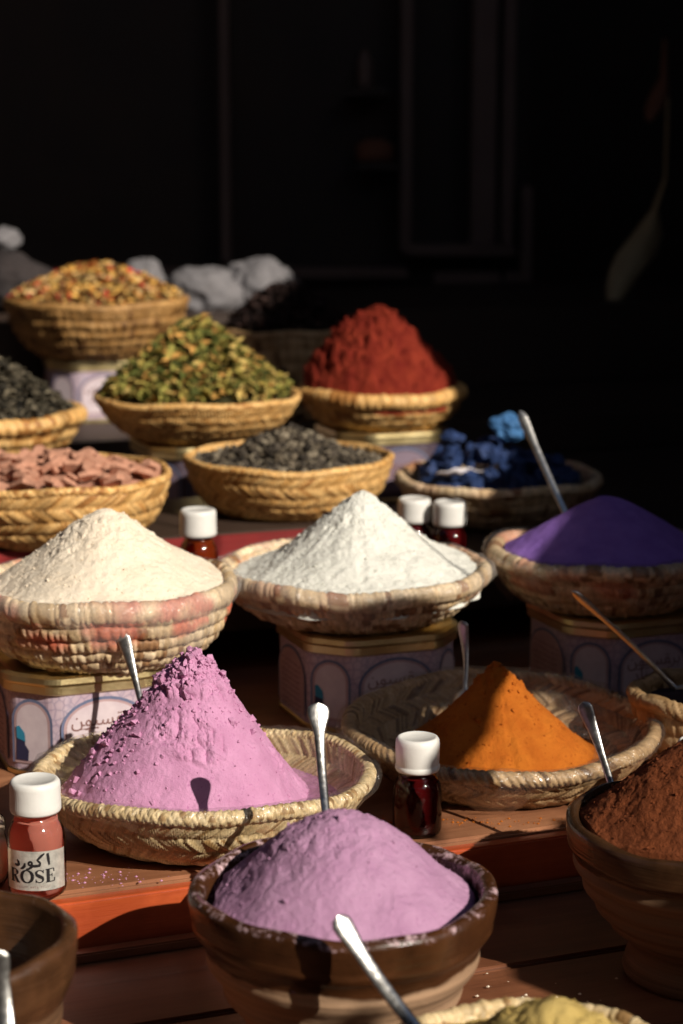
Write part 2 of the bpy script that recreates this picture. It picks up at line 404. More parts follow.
def heap_h(X, Y, hp, rm, pk, p, soft, tip):
    dx, dy = X-pk[0], Y-pk[1]; t = np.hypot(dx, dy)/rm
    t = np.sqrt(t*t+tip*tip)-tip
    x = (1-t**p)*soft
    return hp*np.log1p(np.exp(np.clip(x, -40, 40)))/np.log1p(np.exp(soft))
def mound(name, label, cx, cy, z, Redge, hp, rm, mat, pk=(0,0), p=1.0, soft=9, tip=.04, nr=120, nt_=300, rough=(.0012, 35), fine=(.0004, 160),
          crumble=None, ridges=0, seed=1, cat='spice powder', group='powder heaps', crumbs=0, lump=None, edge=None, skew=0, clip=None, clods=0):
    th = np.arange(nt_)*2*PI/nt_; s = (np.arange(nr)/(nr-1))**.85
    Tm, Sm = np.meshgrid(th, s); Re = Redge*(1+.015*np.sin(3*Tm+seed)+.01*np.sin(8*Tm+seed*3)+ (.03*np.sin(15*Tm+seed)*np.sin(4*Tm) if edge else 0))
    X = Sm*Re*np.cos(Tm); Y = Sm*Re*np.sin(Tm)
    # centre the fine grid on the peak
    X = X+pk[0]*(1-Sm); Y = Y+pk[1]*(1-Sm)
    ang = np.arctan2(Y-pk[1], X-pk[0])
    q = fbm(np.stack([X.ravel()*18, Y.ravel()*18, X.ravel()*0+seed], -1), 2, seed).reshape(X.shape)
    h = heap_h(X, Y, hp, rm*(1+.16*q)*(1-skew*np.cos(ang)), pk, p, soft, tip)
    hn = h/hp
    P = np.stack([X.ravel(), Y.ravel(), h.ravel()*1.0+seed*.1], -1)
    def N(sc, o=3, sd=0): return fbm(P*sc, o, seed+sd).reshape(X.shape)
    slope = np.clip(hn*3, .25, 1)
    h = h + rough[0]*N(rough[1])*2*slope + fine[0]*N(fine[1], 3, 9)*2
    if ridges:   # small avalanches run down the slope
        rn = vnoise(np.stack([np.cos(ang).ravel()*ridges, np.sin(ang).ravel()*ridges, (hn*1.5).ravel()], -1), seed+4).reshape(X.shape)
        h = h - .0013*np.clip(rn, 0, 1)*np.clip(hn*4, 0, 1)*np.clip(1.15-hn, 0, 1)
    if crumble:  # (amp, scale, lower limit of hn)
        am, sc, lo = crumble; mk = np.clip((hn-lo+.22*N(30, 2, 5))*7, 0, 1)
        def bil(s_, sd):
            q_ = 0; a_ = 1
            for o_ in range(4): q_ = q_ + a_*np.abs(vnoise(P*s_*2.1**o_+o_*7.7, seed+sd+o_)); a_ *= .52
            return q_.reshape(X.shape)
        spot = np.clip((N(26, 2, 12)-.20)*8, 0, 1)*np.clip(hn*5, 0, 1)*.5
        c = am*(bil(sc, 7)*1.5-.45)*np.maximum(mk, spot)
        X = X+np.cos(ang)*c*.8*np.clip(Sm*12, 0, 1); Y = Y+np.sin(ang)*c*.8*np.clip(Sm*12, 0, 1); h = h+c*.5
    if lump:     # rounded clods over the whole heap
        am, sc = lump; c = vnoise(P*sc, seed+21).reshape(X.shape); c2 = vnoise(P*sc*2.1, seed+22).reshape(X.shape)
        h = h + am*(np.abs(c)*1.3+np.abs(c2)*.6-.4)*np.clip(hn*4+.3, 0, 1)
    if clip:     # the powder lies on the inside of its basket
        bR, bH, bb, bc, bs, bt, z0 = clip
        s_ = np.linspace(0, 1, 200); r_ = bb+(bR-bb)*(bc*np.sin(s_*PI/2)+(1-bc)*s_); z_ = bH*(bc*(1-np.cos(s_*PI/2))+(1-bc)*s_)
        aa = np.arctan2(Y, X)-bs*1.3; wob = 1+.007*np.sin(2*aa+bs)+.004*np.sin(5*aa+bs*2.1)
        wz = np.interp(np.hypot(X, Y)/wob+.001, r_, z_)+Y*math.sin(bt)
        h = np.maximum(h, wz-z0+.0003)
    else: h[-1,:] = np.minimum(h[-1,:], 0)-.012
    V = np.stack([X.ravel(), Y.ravel(), h.ravel()], -1); Fc = grid_faces(nr, nt_)
    k = (nr-1)*nt_; Fc.append(tuple(k+i for i in range(nt_))[::-1])
    V = list(map(tuple, V)); r = random.Random(seed); nq = len(Fc)
    for _ in range(crumbs):
        j = r.randrange(int(nr*.1), nr-3); i = r.randrange(nt_)
        vx, vy, vz = V[j*nt_+i]; sz = r.choice([.0003,.0004,.0006,.0008]) if r.random() < .96 else .0013
        b0 = len(V); rot = Matrix.Rotation(r.random()*6, 3, Vector((r.random(), r.random(), r.random()+.1)).normalized())
        for c in ((1,0,0),(-1,0,0),(0,1,0),(0,-1,0),(0,0,1),(0,0,-1)):
            w = rot @ (Vector(c)*sz*r.uniform(.7,1.3)); V.append((vx+w.x, vy+w.y, vz+sz*.4+w.z))
        for a, b_, c in ((0,2,4),(2,1,4),(1,3,4),(3,0,4),(2,0,5),(1,2,5),(3,1,5),(0,3,5)): Fc.append((b0+a, b0+b_, b0+c))
    for _ in range(clods):   # clods broken off the top lie round the peak and roll down one side
        if r.random() < .75: j = int(abs(r.gauss(.02, .16))*nr); i = r.randrange(nt_)
        else: j = r.randrange(int(nr*.3), int(nr*.85)); i = int(nt_*r.gauss(.58, .07)) % nt_
        vx, vy, vz = V[min(j, nr-4)*nt_+i]; sz = r.choice([.0008,.0010,.0014,.0018]) if r.random() < .93 else .0032
        bm = bmesh.new()
        for _k in range(13):
            q_ = Vector((r.gauss(0,1), r.gauss(0,1), r.gauss(0,1))).normalized(); bm.verts.new(q_*sz*r.uniform(.7,1.1))
        bmesh.ops.convex_hull(bm, input=bm.verts); bm.verts.index_update(); vs = [v for v in bm.verts if v.link_faces]; ix = {v: i_ for i_, v in enumerate(vs)}; b0 = len(V)
        V += [(vx+v.co.x, vy+v.co.y, vz+sz*.25+v.co.z) for v in vs]; Fc += [tuple(b0+ix[v] for v in f_.verts) for f_ in bm.faces]; bm.free()
    o = link(name, V, Fc, mat, loc=(cx, cy, z))
    o.data.polygons.foreach_set('use_smooth', [q < nq for q in range(len(Fc))])
    return tag(o, label, cat, group)

def leafheap(name, label, cx, cy, z, Redge, hp, rm, n, size, pal, shape='leaf', p=1.2, pk=(0,0), seed=1, cat='dried leaves', base=(.03,.025,.012), spread=1.0, group='heaps of dried leaves and pieces'):
    r = random.Random(seed); nr, nt_ = 30, 60; V, Fc, T = [], [], []
    def H(x, y): return float(heap_h(np.array(x), np.array(y), hp, rm, pk, p, 7, .08))
    for i in range(nr):
        for j in range(nt_):
            q = i/(nr-1)*Redge; a = j*2*PI/nt_; x, y = q*math.cos(a), q*math.sin(a)
            V.append((x, y, H(x, y)-size*.25-(.01 if i == nr-1 else 0))); T.append(base)
    Fc += grid_faces(nr, nt_)
    Fc.append(tuple((nr-1)*nt_+i for i in range(nt_))[::-1])
    for k in range(n):
        q = Redge*math.sqrt(r.random())*spread; a = r.random()*2*PI; x, y = q*math.cos(a), q*math.sin(a)
        zz = H(x, y)+r.uniform(-.1, .55)*size
        c = r.choice(pal); f = r.uniform(.65, 1.25); c = tuple(min(1, u*f) for u in c)
        L = size*r.uniform(.6, 1.35); W = L*r.uniform(.28, .55)
        M = Matrix.Translation((x, y, zz)) @ Matrix.Rotation(r.random()*2*PI, 4, 'Z') @ Matrix.Rotation(r.uniform(-.9, .9), 4, 'Y') @ Matrix.Rotation(r.uniform(-1.1, 1.1), 4, 'X')
        b0 = len(V)
        if shape == 'leaf':
            cu = r.uniform(.1, .5)*L
            pts = []
            for u, w in ((-.5,.05),(-.2,.8),(.15,1),(.5,.08)):
                zc = cu*(.25-u*u); pts += [(u*L, -w*W/2, zc+abs(w)*W*.25), (u*L, 0, zc), (u*L, w*W/2, zc+abs(w)*W*.25)]
            V += [tuple(M @ Vector(q_)) for q_ in pts]; T += [c]*12
            for i in range(3):
                for j in range(2): Fc.append((b0+i*3+j, b0+i*3+j+1, b0+i*3+j+4, b0+i*3+j+3))
        else:
            if shape == 'bead': W = L*.8
            rs = [Vector(v) for v in ((1,0,0),(-1,0,0),(0,1,0),(0,-1,0),(0,0,1),(0,0,-1),(.7,.7,.5),(-.7,.7,.5),(.7,-.7,.5),(-.7,-.7,.5))]
            sc = Vector((L/2, W/2, W*(.5 if shape == 'bead' else .28)))
            bm = bmesh.new()
            for v in rs: bm.verts.new(Vector((v.x*sc.x, v.y*sc.y, v.z*sc.z))*r.uniform(.75, 1.2))
            bmesh.ops.convex_hull(bm, input=bm.verts); bm.verts.index_update()
            vs = [v for v in bm.verts if v.link_faces]; idx = {v: i for i, v in enumerate(vs)}
            V += [tuple(M @ v.co) for v in vs]; T += [c]*len(vs)
            for f_ in bm.faces: Fc.append(tuple(b0+idx[v] for v in f_.verts))
            bm.free()
    o = link(name, V, Fc, 'leaf_bits', loc=(cx, cy, z), smooth=False, tint=np.array(T))
    return tag(o, label, cat, group)

# strokes drawn on a surface -----------------------------------------
def stroke(pts, w, n=8):
    """ribbon along a polyline in the plane; w constant or per point"""
    P = [Vector((*p, 0)) for p in pts]; ws = w if isinstance(w, (list, tuple)) else [w]*len(P)
    Q, W = [], []
    for i in range(len(P)-1):
        for k in range(n):
            t = k/n; Q.append(P[i].lerp(P[i+1], t)); W.append(ws[i]*(1-t)+ws[i+1]*t)
    Q.append(P[-1]); W.append(ws[-1]); V = []
    for i, q in enumerate(Q):
        d = (Q[min(i+1, len(Q)-1)]-Q[max(i-1, 0)]).normalized(); nrm = Vector((-d.y, d.x, 0))*W[i]/2
        V += [q-nrm, q+nrm]
    return V, [(2*i, 2*i+2, 2*i+3, 2*i+1) for i in range(len(Q)-1)]
def arc(cx, cy, rx, ry, a0, a1, n=14): return [(cx+rx*math.cos(math.radians(a0+(a1-a0)*i/n)), cy+ry*math.sin(math.radians(a0+(a1-a0)*i/n))) for i in range(n+1)]
def serif_word(h):
    """ROSE in high-contrast capitals, height h, origin bottom left"""
    k, t = .25*h, .075*h; P = []; x = 0
    def st(a, w, n=4): P.append(stroke([(x+p*h, q*h) for p, q in a], w, n))
    # R
    st([(.18,0),(.18,1)], k); st([(0,.03),(.38,.03)], t); st([(0,.97),(.35,.97)], t)
    st([(.25,.97)]+arc(.38,.74,.27,.23,90,-90)+[(.25,.51)], [t]*5+[t*2,k*.8,k,k,k*.8,t*2]+[t]*6, 1)
    st([(.40,.50),(.72,.03)], k*.9); st([(.62,.03),(.88,.03)], t); x += .95*h
    # O
    a = arc(.48,.5,.40,.45,0,360,36); st(a, [t+(k-t)*abs(math.cos(2*PI*i/36))**1.2 for i in range(37)], 1); x += 1.05*h
    # S
    a = arc(.34,.735,.24,.22,20,180,8)+[(.14,.62)]+[(.34,.50)]+[(.54,.38)]+arc(.34,.265,.24,.22,0,-160,8)
    st(a, [t,t,t,t,t,t*1.4,t*1.8,t*2.6,k*.7,k*.9,k*1.05,k*.9,k*.7,t*2,t*1.6]+[t]*6, 1)
    st([(.60,.72),(.60,.97)], t); st([(.08,.03),(.08,.30)], t); x += .78*h
    # E
    st([(.18,0),(.18,1)], k); st([(0,.03),(.66,.03)], t); st([(0,.97),(.62,.97)], t); st([(.2,.5),(.48,.5)], t)
    st([(.66,.03),(.69,.28)], t*1.3); st([(.62,.97),(.64,.74)], t*1.3); st([(.48,.38),(.48,.62)], t)
    x += .72*h
    return join(P), x
def arabic_word(h):
    """the word above ROSE, drawn pen stroke by pen stroke, left end first"""
    P = []; w = .21*h
    def st(a, ww=w, n=3): P.append(stroke([(p*h, q*h) for p, q in a], ww, n))
    st([(.10,.10),(.32,.05),(.50,.12),(.46,.32),(.34,.50)], [w*.6,w,w*1.1,w,w*.4])              # dal
    st([(.62,-.18),(.80,-.12),(.96,.02),(1.0,.28)], [w*.4,w,w*1.1,w*.6])                        # ra
    st(arc(1.42,.26,.13,.14,-20,320,10), w*.8, 1); st([(1.55,.22),(1.50,-.02),(1.30,-.16),(1.08,-.20)], [w*.9,w,w*.8,w*.4])   # waw
    st([(1.50,.08),(1.75,.06),(2.10,.08),(2.16,.28),(1.95,.52),(2.25,.82),(2.50,1.0)], [w,w*1.1,w,w*.8,w*.8,w,w*.5])         # kaf
    st([(2.62,.30),(2.66,.62),(2.62,1.0)], [w*.6,w,w*.9]) if False else st([(2.86,.05),(2.80,.5),(2.74,.98)], [w*.7,w*1.1,w])  # alif
    return join(P), 3.0*h
def on_cyl(vf, R, a0, x0, z0):
    return [(R*math.cos(a0+(v[0]+x0)/R), R*math.sin(a0+(v[0]+x0)/R), v[1]+z0) for v in map(tuple, vf[0])], vf[1]
def arabic_text(s, size):
    c = bpy.data.curves.new('t', 'FONT'); c.body = s; c.size = size; c.resolution_u = 3; c.align_x = 'CENTER'
    o = bpy.data.objects.new('t', c); COL.objects.link(o); bpy.context.view_layer.update()
    me = bpy.data.meshes.new_from_object(o.evaluated_get(bpy.context.evaluated_depsgraph_get()))
    V = [v.co.copy() for v in me.vertices]; Fc = [tuple(p.vertices) for p in me.polygons]
    COL.objects.unlink(o); bpy.data.objects.remove(o); bpy.data.meshes.remove(me); return V, Fc

# ------------------------------------------------------------------ bottles
def bottle(label, pos, H=.064, rb=.0165, rc=.0143, liquid='rose_liquid', lab=False, fill=.74, caph=.0185, ribbed=False, rz=0):
    root = empty('bottle', pos, label, 'bottle', 'small rose water bottles with white caps', rz=rz)
    hs = H-caph
    out = [(.0002,.0008),(rb*.80,.0004),(rb*.95,.0012),(rb,.004),(rb,hs*.62),(rb*.985,hs*.72),(rb*.93,hs*.81),(rb*.82,hs*.89),(rb*.70,hs*.945),(rb*.66,hs*.97),(rb*.66,hs+.006)]
    V, Fc = lathe(out, 48); link('glass_body', V, Fc, 'bottle_glass', root)
    zl = hs*(fill+.2); li = [(.0002,.0022)]+[(r*.93-.0002, max(.0022, z)) for r, z in out[1:] if z < zl and z > .001]
    li += [(li[-1][0]*.99, zl), (.0002, zl)]
    V, Fc = lathe(li, 48); link('liquid', V, Fc, liquid, root)
    n = 120; z0 = hs+.001; pr = [(rc*.80,z0),(rc*.965,z0),(rc,z0+.0012),(rc*1.0,z0+.004),(rc*.985,z0+caph*.5),(rc*.99,z0+caph*.78),(rc*.97,z0+caph*.90),(rc*.90,z0+caph*.97),(rc*.80,z0+caph-.0001),(rc*.76,z0+caph-.0006),(.0002,z0+caph-.0005)]
    if ribbed: pr = pr[:2]+[(rc,z0+.0012),(rc,z0+.0032),(rc*.965,z0+.0036)]+[(rc*.97,z0+.0042),(rc*.985,z0+caph*.5)]+pr[5:]
    V, Fc = lathe(pr, n)
    V = [((v[0]*(1-.022*(k % 2)), v[1]*(1-.022*(k % 2)), v[2]) if 3 <= k//n <= 5 else v) for k, v in enumerate(V)]
    link('cap', V, Fc, 'cap_plastic', root)
    if lab:
        # label faces the camera; text reads left to right
        a0 = math.radians(-90)-rz; lw = .040; zz0, zz1 = .0062, .0290; m = 40; R_ = rb+.00025
        V = []; 
        for z in (zz0, zz1): V += [(R_*math.cos(a0+(i/(m-1)-.47)*lw/R_), R_*math.sin(a0+(i/(m-1)-.47)*lw/R_), z+.0006*math.sin(i*.1)) for i in range(m)]
        lb = link('label', V, grid_faces(2, m, False), 'label_silver', root)
        (w, wd) = serif_word(.0078); a = on_cyl(w, R_+.00012, a0, -wd/2-.0008, .0112); link('lettering', *a, 'ink', lb)
        (w, wd) = arabic_word(.0074); a = on_cyl(w, R_+.00012, a0, -wd/2-.0006, .0208); link('lettering', *a, 'ink', lb)
        sm = []
        for i in range(17):
            if i in (6, 11): continue
            x = (i-8)*.00118; q = random.Random(i)
            sm.append(stroke([(x,0),(x,.0011)], .00016, 1)); sm.append(stroke([(x,q.choice([0,.0011,.0005])),(x+.0006,q.choice([0,.0011]))], .00016, 1))
        a = on_cyl(join(sm), R_+.00012, a0, 0, .0084); link('lettering', *a, 'brown_ink', lb)
    return root

# ------------------------------------------------------------------ tins
TA = math.radians(21)
def tin(label, pos, ang=TA, body='tin_print', pp='panel_pink', pw='panel_white', H=.070, W=.116, c=.0262):
    root = empty('tea_tin', pos, label, 'tin', 'printed tins used as stands', rz=ang)
    def octo(w, cc): h = w/2; return [(-h+cc,-h),(h-cc,-h),(h,-h+cc),(h,h-cc),(h-cc,h),(-h+cc,h),(-h,h-cc),(-h,-h+cc)]
    def rnd(w, cc, k=.006):   # soften the eight corners
        P = octo(w, cc); out = []
        for i in range(8):
            p, a, b = Vector(P[i]), Vector(P[i-1]), Vector(P[(i+1) % 8])
            u, v = (a-p).normalized(), (b-p).normalized()
            for t in (0,.25,.5,.75,1): q = (p+u*k*(1-t)**1.4+v*k*t**1.4); out.append((q.x, q.y))
        return out
    def prism(rings):
        V = []; n = len(rings[0][0])
        for P, z in rings: V += [(x, y, z) for x, y in P]
        Fc = grid_faces(len(rings), n); Fc.append(tuple(range(n))[::-1]); Fc.append(tuple(range((len(rings)-1)*n, len(rings)*n))); return V, Fc
    V, Fc = prism([(rnd(W-.004, c), .0015), (rnd(W, c), .003), (rnd(W, c), H-.008)]); link('printed_body', V, Fc, body, root, smooth=False)
    V, Fc = prism([(rnd(W+.002, c), H-.0125), (rnd(W+.0045, c), H-.0115), (rnd(W+.004, c), H-.0065), (rnd(W+.006, c), H-.0045), (rnd(W+.005, c), H-.001), (rnd(W-.002, c), H), (rnd(W-.01, c), H-.0016)])
    link('lid', V, Fc, 'tin_gold', root, smooth=False)
    V, Fc = prism([(rnd(W-.004, c), 0), (rnd(W+.0015, c), .0008), (rnd(W+.0015, c), .0035), (rnd(W, c), .0042)]); link('bottom_seam', V, Fc, 'tin_gold', root, smooth=False)
    side = W-2*c; ch = c*math.sqrt(2)
    faces = [(-90, W/2, side, 'script'), (-45, (W-c)/math.sqrt(2), ch, 'arch'), (0, W/2, side, 'text'), (-135, (W-c)/math.sqrt(2), ch, 'arch'), (180, W/2, side, 'text')]
    zt = H-.0165
    for deg, dist, w, kind in faces:
        if deg == 0: pass
        M = Matrix.Rotation(math.radians(deg+90), 4, 'Z') @ Matrix.Translation((0, -dist-.0003, 0)) @ Matrix(((1,0,0,0),(0,0,-1,0),(0,1,0,0),(0,0,0,1)))
        def put(name, vf, mat, lift=0, par=root):
            link(name, *xf(vf, M @ Matrix.Translation((0,0,lift))), mat, par, smooth=False)
        hw = w*.36
        def archshape(hw, z0, zs, ry):
            P = [(-hw, z0), (hw, z0)]+arc(0, zs, hw, ry, 0, 180, 16); return [(x, y, 0) for x, y in P], [tuple(range(len(P)))]
        if kind == 'arch':
            put('arch_panel', archshape(hw*1.18, .009, zt-hw*1.18, hw*1.18), 'blue_ink', .0001)
            put('arch_panel', archshape(hw*1.04, .009, zt-hw*1.18, hw*1.04), pp, .0003)
            put('arch_panel', archshape(hw*.90, .011, zt-hw*1.18, hw*.92), pw, .0005)
            r = random.Random(3); fig = [(-hw*.95,.011),(-hw*.25,.011),(-hw*.2,.018),(-hw*.42,.022),(-hw*.40,.028),(-hw*.62,.031),(-hw*.9,.026)]
            put('printed_figure', ([(x, y, 0) for x, y in fig], [tuple(range(len(fig)))]), 'navy_ink', .0007)
            fg = [(-hw*.88,.026),(-hw*.38,.024),(-hw*.42,.030),(-hw*.72,.0345),(-hw*.90,.034)]
            put('printed_figure', ([(x, y, 0) for x, y in fg], [tuple(range(len(fg)))]), 'turquoise_ink', .0009)
        else:
            put('arch_panel', archshape(w*.455, .009, zt-.019, .020), 'blue_ink', .0001)
            put('arch_panel', archshape(w*.425, .009, zt-.019, .018), pp, .0003)
            put('arch_panel', archshape(w*.395, .011, zt-.019, .0165), pw if kind == 'script' else pp, .0005)
            if kind == 'script':
                a = arabic_text('\uFEE6\uFEEE\uFEF4\uFEB4\uFED8\uFEAE\uFE91', .0125); put('lettering', ([v+Vector((0,.0355,0)) for v in a[0]], a[1]), 'brown_ink', .0008)
                a = arabic_text('\uFEA9\uFEE0\uFEA8\uFEE4\uFE97\uFE8E\uFE91', .0125); put('lettering', ([v+Vector((0,.0245,0)) for v in a[0]], a[1]), 'brown_ink', .0008)
                put('lettering', join([stroke([(-.017,.0335),(-.004,.0338)], .0006), stroke([(-.014,.0215),(.012,.0218)], .0006)]), 'brown_ink', .0008)
            else:
                ps = []; r = random.Random(5)
                for k in range(9):
                    x = -w*.30; y = zt-.011-k*.0042
                    while x < w*.28:
                        l = r.uniform(.002, .006); ps.append(stroke([(x,y+r.uniform(-.0004,.0006)),(x+l*.4,y+r.uniform(-.0008,.0008)),(x+l,y+r.uniform(-.0004,.0012))], .0007, 2)); x += l+.0014
                put('lettering', join(ps), 'brown_ink', .0008)
    return root

# ------------------------------------------------------------------ spoons
def spoon(label, tip, foot, head=.0125, neck=.0042, L=None, face=(0,-1,.3), style='fiddle', extra=.035):
    tip, foot = Vector(tip), Vector(foot); d = (foot-tip); Lh = d.length; d.normalize(); L = Lh+extra
    f = Vector(face); f = (f-d*f.dot(d)).normalized(); sx = f.cross(d)
    M = Matrix((( sx.x, f.x, d.x, tip.x), (sx.y, f.y, d.y, tip.y), (sx.z, f.z, d.z, tip.z), (0,0,0,1)))
    hl = L-.036; prof = []
    if style == 'fiddle': K = [(0,.10,1),(.012,.62,1),(.035,.92,1),(.07,1,1.1),(.12,.93,1),(.19,.66,.9),(.26,.48,1),(.45,.40,1.1),(.75,.34,1.3),(1,.36,1.5)]
    else: K = [(0,.15,1),(.02,.7,1),(.06,1,1.2),(.12,.98,1.1),(.3,.72,1),(.6,.48,1.1),(1,.40,1.4)]
    secs = []
    for t, w, th in K: secs.append((t*hl, w*head/2 if w*head/2 > neck*.45 or t < .2 else neck/2, .0011*th, 0))
    for t in np.linspace(.08, 1, 9):
        w = .0115*math.sin(math.acos(min(1, max(-1, 1-2*min(.999,t)))))**.8+.001; secs.append((hl+t*.036, max(w, .0012), .0009, -.004*math.sin(t*PI)))
    # resample densely
    S2 = []; 
    for i in range(len(secs)-1):
        for k in range(4):
            t = k/4; S2.append([secs[i][j]*(1-t)+secs[i+1][j]*t for j in range(4)])
    S2.append(list(secs[-1])); m = 16; V = []
    for z, w, th, dip in S2:
        bow = .004*math.sin(min(1, z/hl)*PI)
        for k in range(m):
            a = 2*PI*k/m; x = math.cos(a)*w; y = math.sin(a)*th + bow + (dip*(1-(x/w)**2))
            if style == 'fiddle' and z < .22*hl and math.sin(a) > 0:    # raised beaded border and shell
                e = abs(x)/max(w, 1e-5); y += .0005*(1 if .62 < e < .93 else 0)*(.6+.4*math.sin(z*3200)) + .0007*max(0, 1-((z-.07*hl)/(.06*hl))**2)*(1-e*e)
            V.append((x, y, z))
    Fc = grid_faces(len(S2), m); Fc.append(tuple(range(m))[::-1]); Fc.append(tuple(range((len(S2)-1)*m, len(S2)*m)))
    o = link('spoon', V, Fc, 'spoon_steel'); o.matrix_world = M
    return tag(o, label, 'spoon', 'metal spoons stuck in the spices')

# ------------------------------------------------------------------ ceramic bowls
def bowl(label, pos, R, H, foot, mat, ribs=0, footh=.008, seed=1, dust=.4, cat='bowl', thick=.0075, shape=1.0, flare=.5, name='clay_bowl'):
    n = 160; prof = [(.0003, .003), (foot*.8, .003), (foot*.84, 0), (foot, 0), (foot*1.02, .0025), (foot*.97, footh*.6), (foot*.90, footh)]
    N = 60; du = [0]*len(prof)
    for i in range(1, N+1):
        s = i/N; a = s*PI/2
        r = foot*.90+(R-foot*.90)*(flare*math.sin(a)+(1-flare)*s**.9); z = footh+(H-footh)*((1-math.cos(a))*.45+.55*s)
        if ribs: r += .0011*math.sin(s*ribs*2*PI)*(1 if s < .86 else 0)
        if s > .80: r += .0008*math.sin((s-.8)/.2*PI)
        prof.append((r, z)); du.append(max(0, (s-.93)/.07)*.35*dust/.4)
    for a in (25, 60, 90, 120, 155): prof.append((R-thick/2+thick/2*math.cos(math.radians(a)), H+thick*.45*math.sin(math.radians(a)))); du.append(dust)
    for i in range(14, -1, -1):
        s = i/14; r = max(.0005, (foot*.6)*0+ (R-thick)*math.sin(s*PI/2)**.8); z = .012+(H-.012)*(1-math.cos(s*PI/2))**.8; prof.append((r, z)); du.append(dust*.95)
    V, Fc = lathe(prof, n); V = np.array(V); th = np.arctan2(V[:,1], V[:,0])
    k = 1+.008*np.sin(2*th+seed)+.004*np.sin(5*th+seed*2); V[:,0] *= k; V[:,1] *= k
    V[:,2] += (V[:,2]/H)**2*(.0012*np.sin(3*th+seed)+.0006*np.sin(9*th)) 
    V[:,:2] *= (1+.004*fbm(V*60, 3, seed))[:,None]
    o = link(name, V, Fc, mat, loc=pos, dust=np.repeat(du, n))
    return tag(o, label, cat, 'glazed clay bowls')

# ================================================================== SETTING
A0 = Vector((-.1656, 1.0625)); uu = Vector((math.cos(TA), math.sin(TA))); ww = Vector((-math.sin(TA), math.cos(TA)))
Z_A, Z_L, Z_B, Z_C, Z_E, Z_F = CZ-.415, CZ-.450, CZ-.352, CZ-.320, CZ-.310, CZ-.210
def board(name, u0, u1, w0, w1, z0, z1, mat, parent, bev=.0015):
    return link(name, *box(u0, u1, w0, w1, z0, z1, bev), mat, parent, smooth=False)
stall = empty('stall_counter', (A0.x, A0.y, 0), 'stepped wooden display counter of red brown boards carrying all the spice baskets', 'counter', rz=TA)
board('top_board', -1.1, 1.3, .0, .75, Z_A-.026, Z_A, 'board_wood', stall, .002)
board('edge_board', -1.1, 1.3, -.010, -.0005, Z_A-.034, Z_A-.003, 'red_board', stall, .0012)
for k in range(4):
    w1 = -.012-.0965*k; board('lower_plank', -1.1, 1.3, w1-.095, w1, Z_L-.02, Z_L-.0012*(k % 2), 'low_board', stall, .0018)
board('batten', -1.1, 1.3, -.022, -.0125, Z_L+.0002, Z_L+.006, 'low_board', stall, .001)
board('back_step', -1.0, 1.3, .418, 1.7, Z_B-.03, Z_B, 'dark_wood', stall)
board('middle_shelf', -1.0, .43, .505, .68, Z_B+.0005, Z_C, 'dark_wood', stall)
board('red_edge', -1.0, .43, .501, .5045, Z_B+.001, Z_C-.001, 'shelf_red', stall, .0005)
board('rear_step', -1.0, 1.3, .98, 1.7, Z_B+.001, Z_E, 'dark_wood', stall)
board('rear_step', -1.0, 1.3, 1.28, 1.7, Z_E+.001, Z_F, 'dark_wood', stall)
board('front_panel', -1.1, 1.3, -.40, -.38, .02, Z_L-.022, 'dark_wood', stall)
board('side_panel', -1.1, -1.08, -.378, 1.7, .02, Z_L-.022, 'dark_wood', stall)
board('side_panel', 1.28, 1.3, -.378, 1.7, .02, Z_L-.022, 'dark_wood', stall)

g = link('ground', [(-30,-30,0),(30,-30,0),(30,30,0),(-30,30,0)], [(0,1,2,3)], 'street_ground', smooth=False); tag(g, kind='structure')

# the dark shop interior behind
def wallbox(name, label, b, mat='plaster', cat='wall'):
    o = link(name, *box(*b), mat, smooth=False); return tag(o, label, cat)
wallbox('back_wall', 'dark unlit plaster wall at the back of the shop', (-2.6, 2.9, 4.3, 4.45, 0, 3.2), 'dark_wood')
wallbox('side_wall', 'dark left wall of the shop interior', (-2.6, -2.45, 1.2, 4.29, 0, 3.2))
wallbox('side_wall', 'right plaster wall of the shop that shades its interior', (1.06, 1.35, 1.46, 4.29, 0, 3.2))
wallbox('pier', 'half height plaster pier at the front right corner of the shop', (1.06, 1.35, .98, 1.455, 0, 2.25))  # added out of view to block sun; low so the sacks stay lit
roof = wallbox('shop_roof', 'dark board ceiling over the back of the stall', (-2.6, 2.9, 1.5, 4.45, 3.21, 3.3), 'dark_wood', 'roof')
aw = link('awning', *box(-2.6, 2.9, 1.35, 1.495, 3.0, 3.02), 'awning_cloth', smooth=False); tag(aw, 'dark cloth awning hanging over the back rows of baskets', 'awning')  # unseen strip, added to hold sky light off the back rows

cab = empty('wooden_cabinet', (0, 3.2, 0), 'tall dark wooden cabinet with upright posts and rails in the unlit shop behind', 'cabinet')
def cpost(x0, x1, ya, yb, D=3.2, dep=.05, nm='post'):
    a = at(x0, ya, D); b = at(x1, yb, D); z1, z0 = a.z, b.z
    link(nm, *box(a.x, b.x, .0, dep, z0, z1, .003), 'cabinet_wood', cab, smooth=False)
cpost(400, 411, -60, 252); cpost(470, 494, -60, 246, dep=.07); cpost(500, 512, -60, 250, dep=.06); cpost(520, 531, 186, 520, dep=.06)
cpost(222, 231, -60, 262)
cpost(-80, 408, 268, 278, dep=.055, nm='rail'); cpost(404, 515, 244, 256, dep=.075, nm='rail'); cpost(434, 500, 272, 520, dep=.02, nm='door'); cpost(505, 519, 272, 520, dep=.03, nm='door')
link('back_panel', *box(-.8, .3, .08, .10, .3, CZ+.5), 'dark_wood', cab, smooth=False)
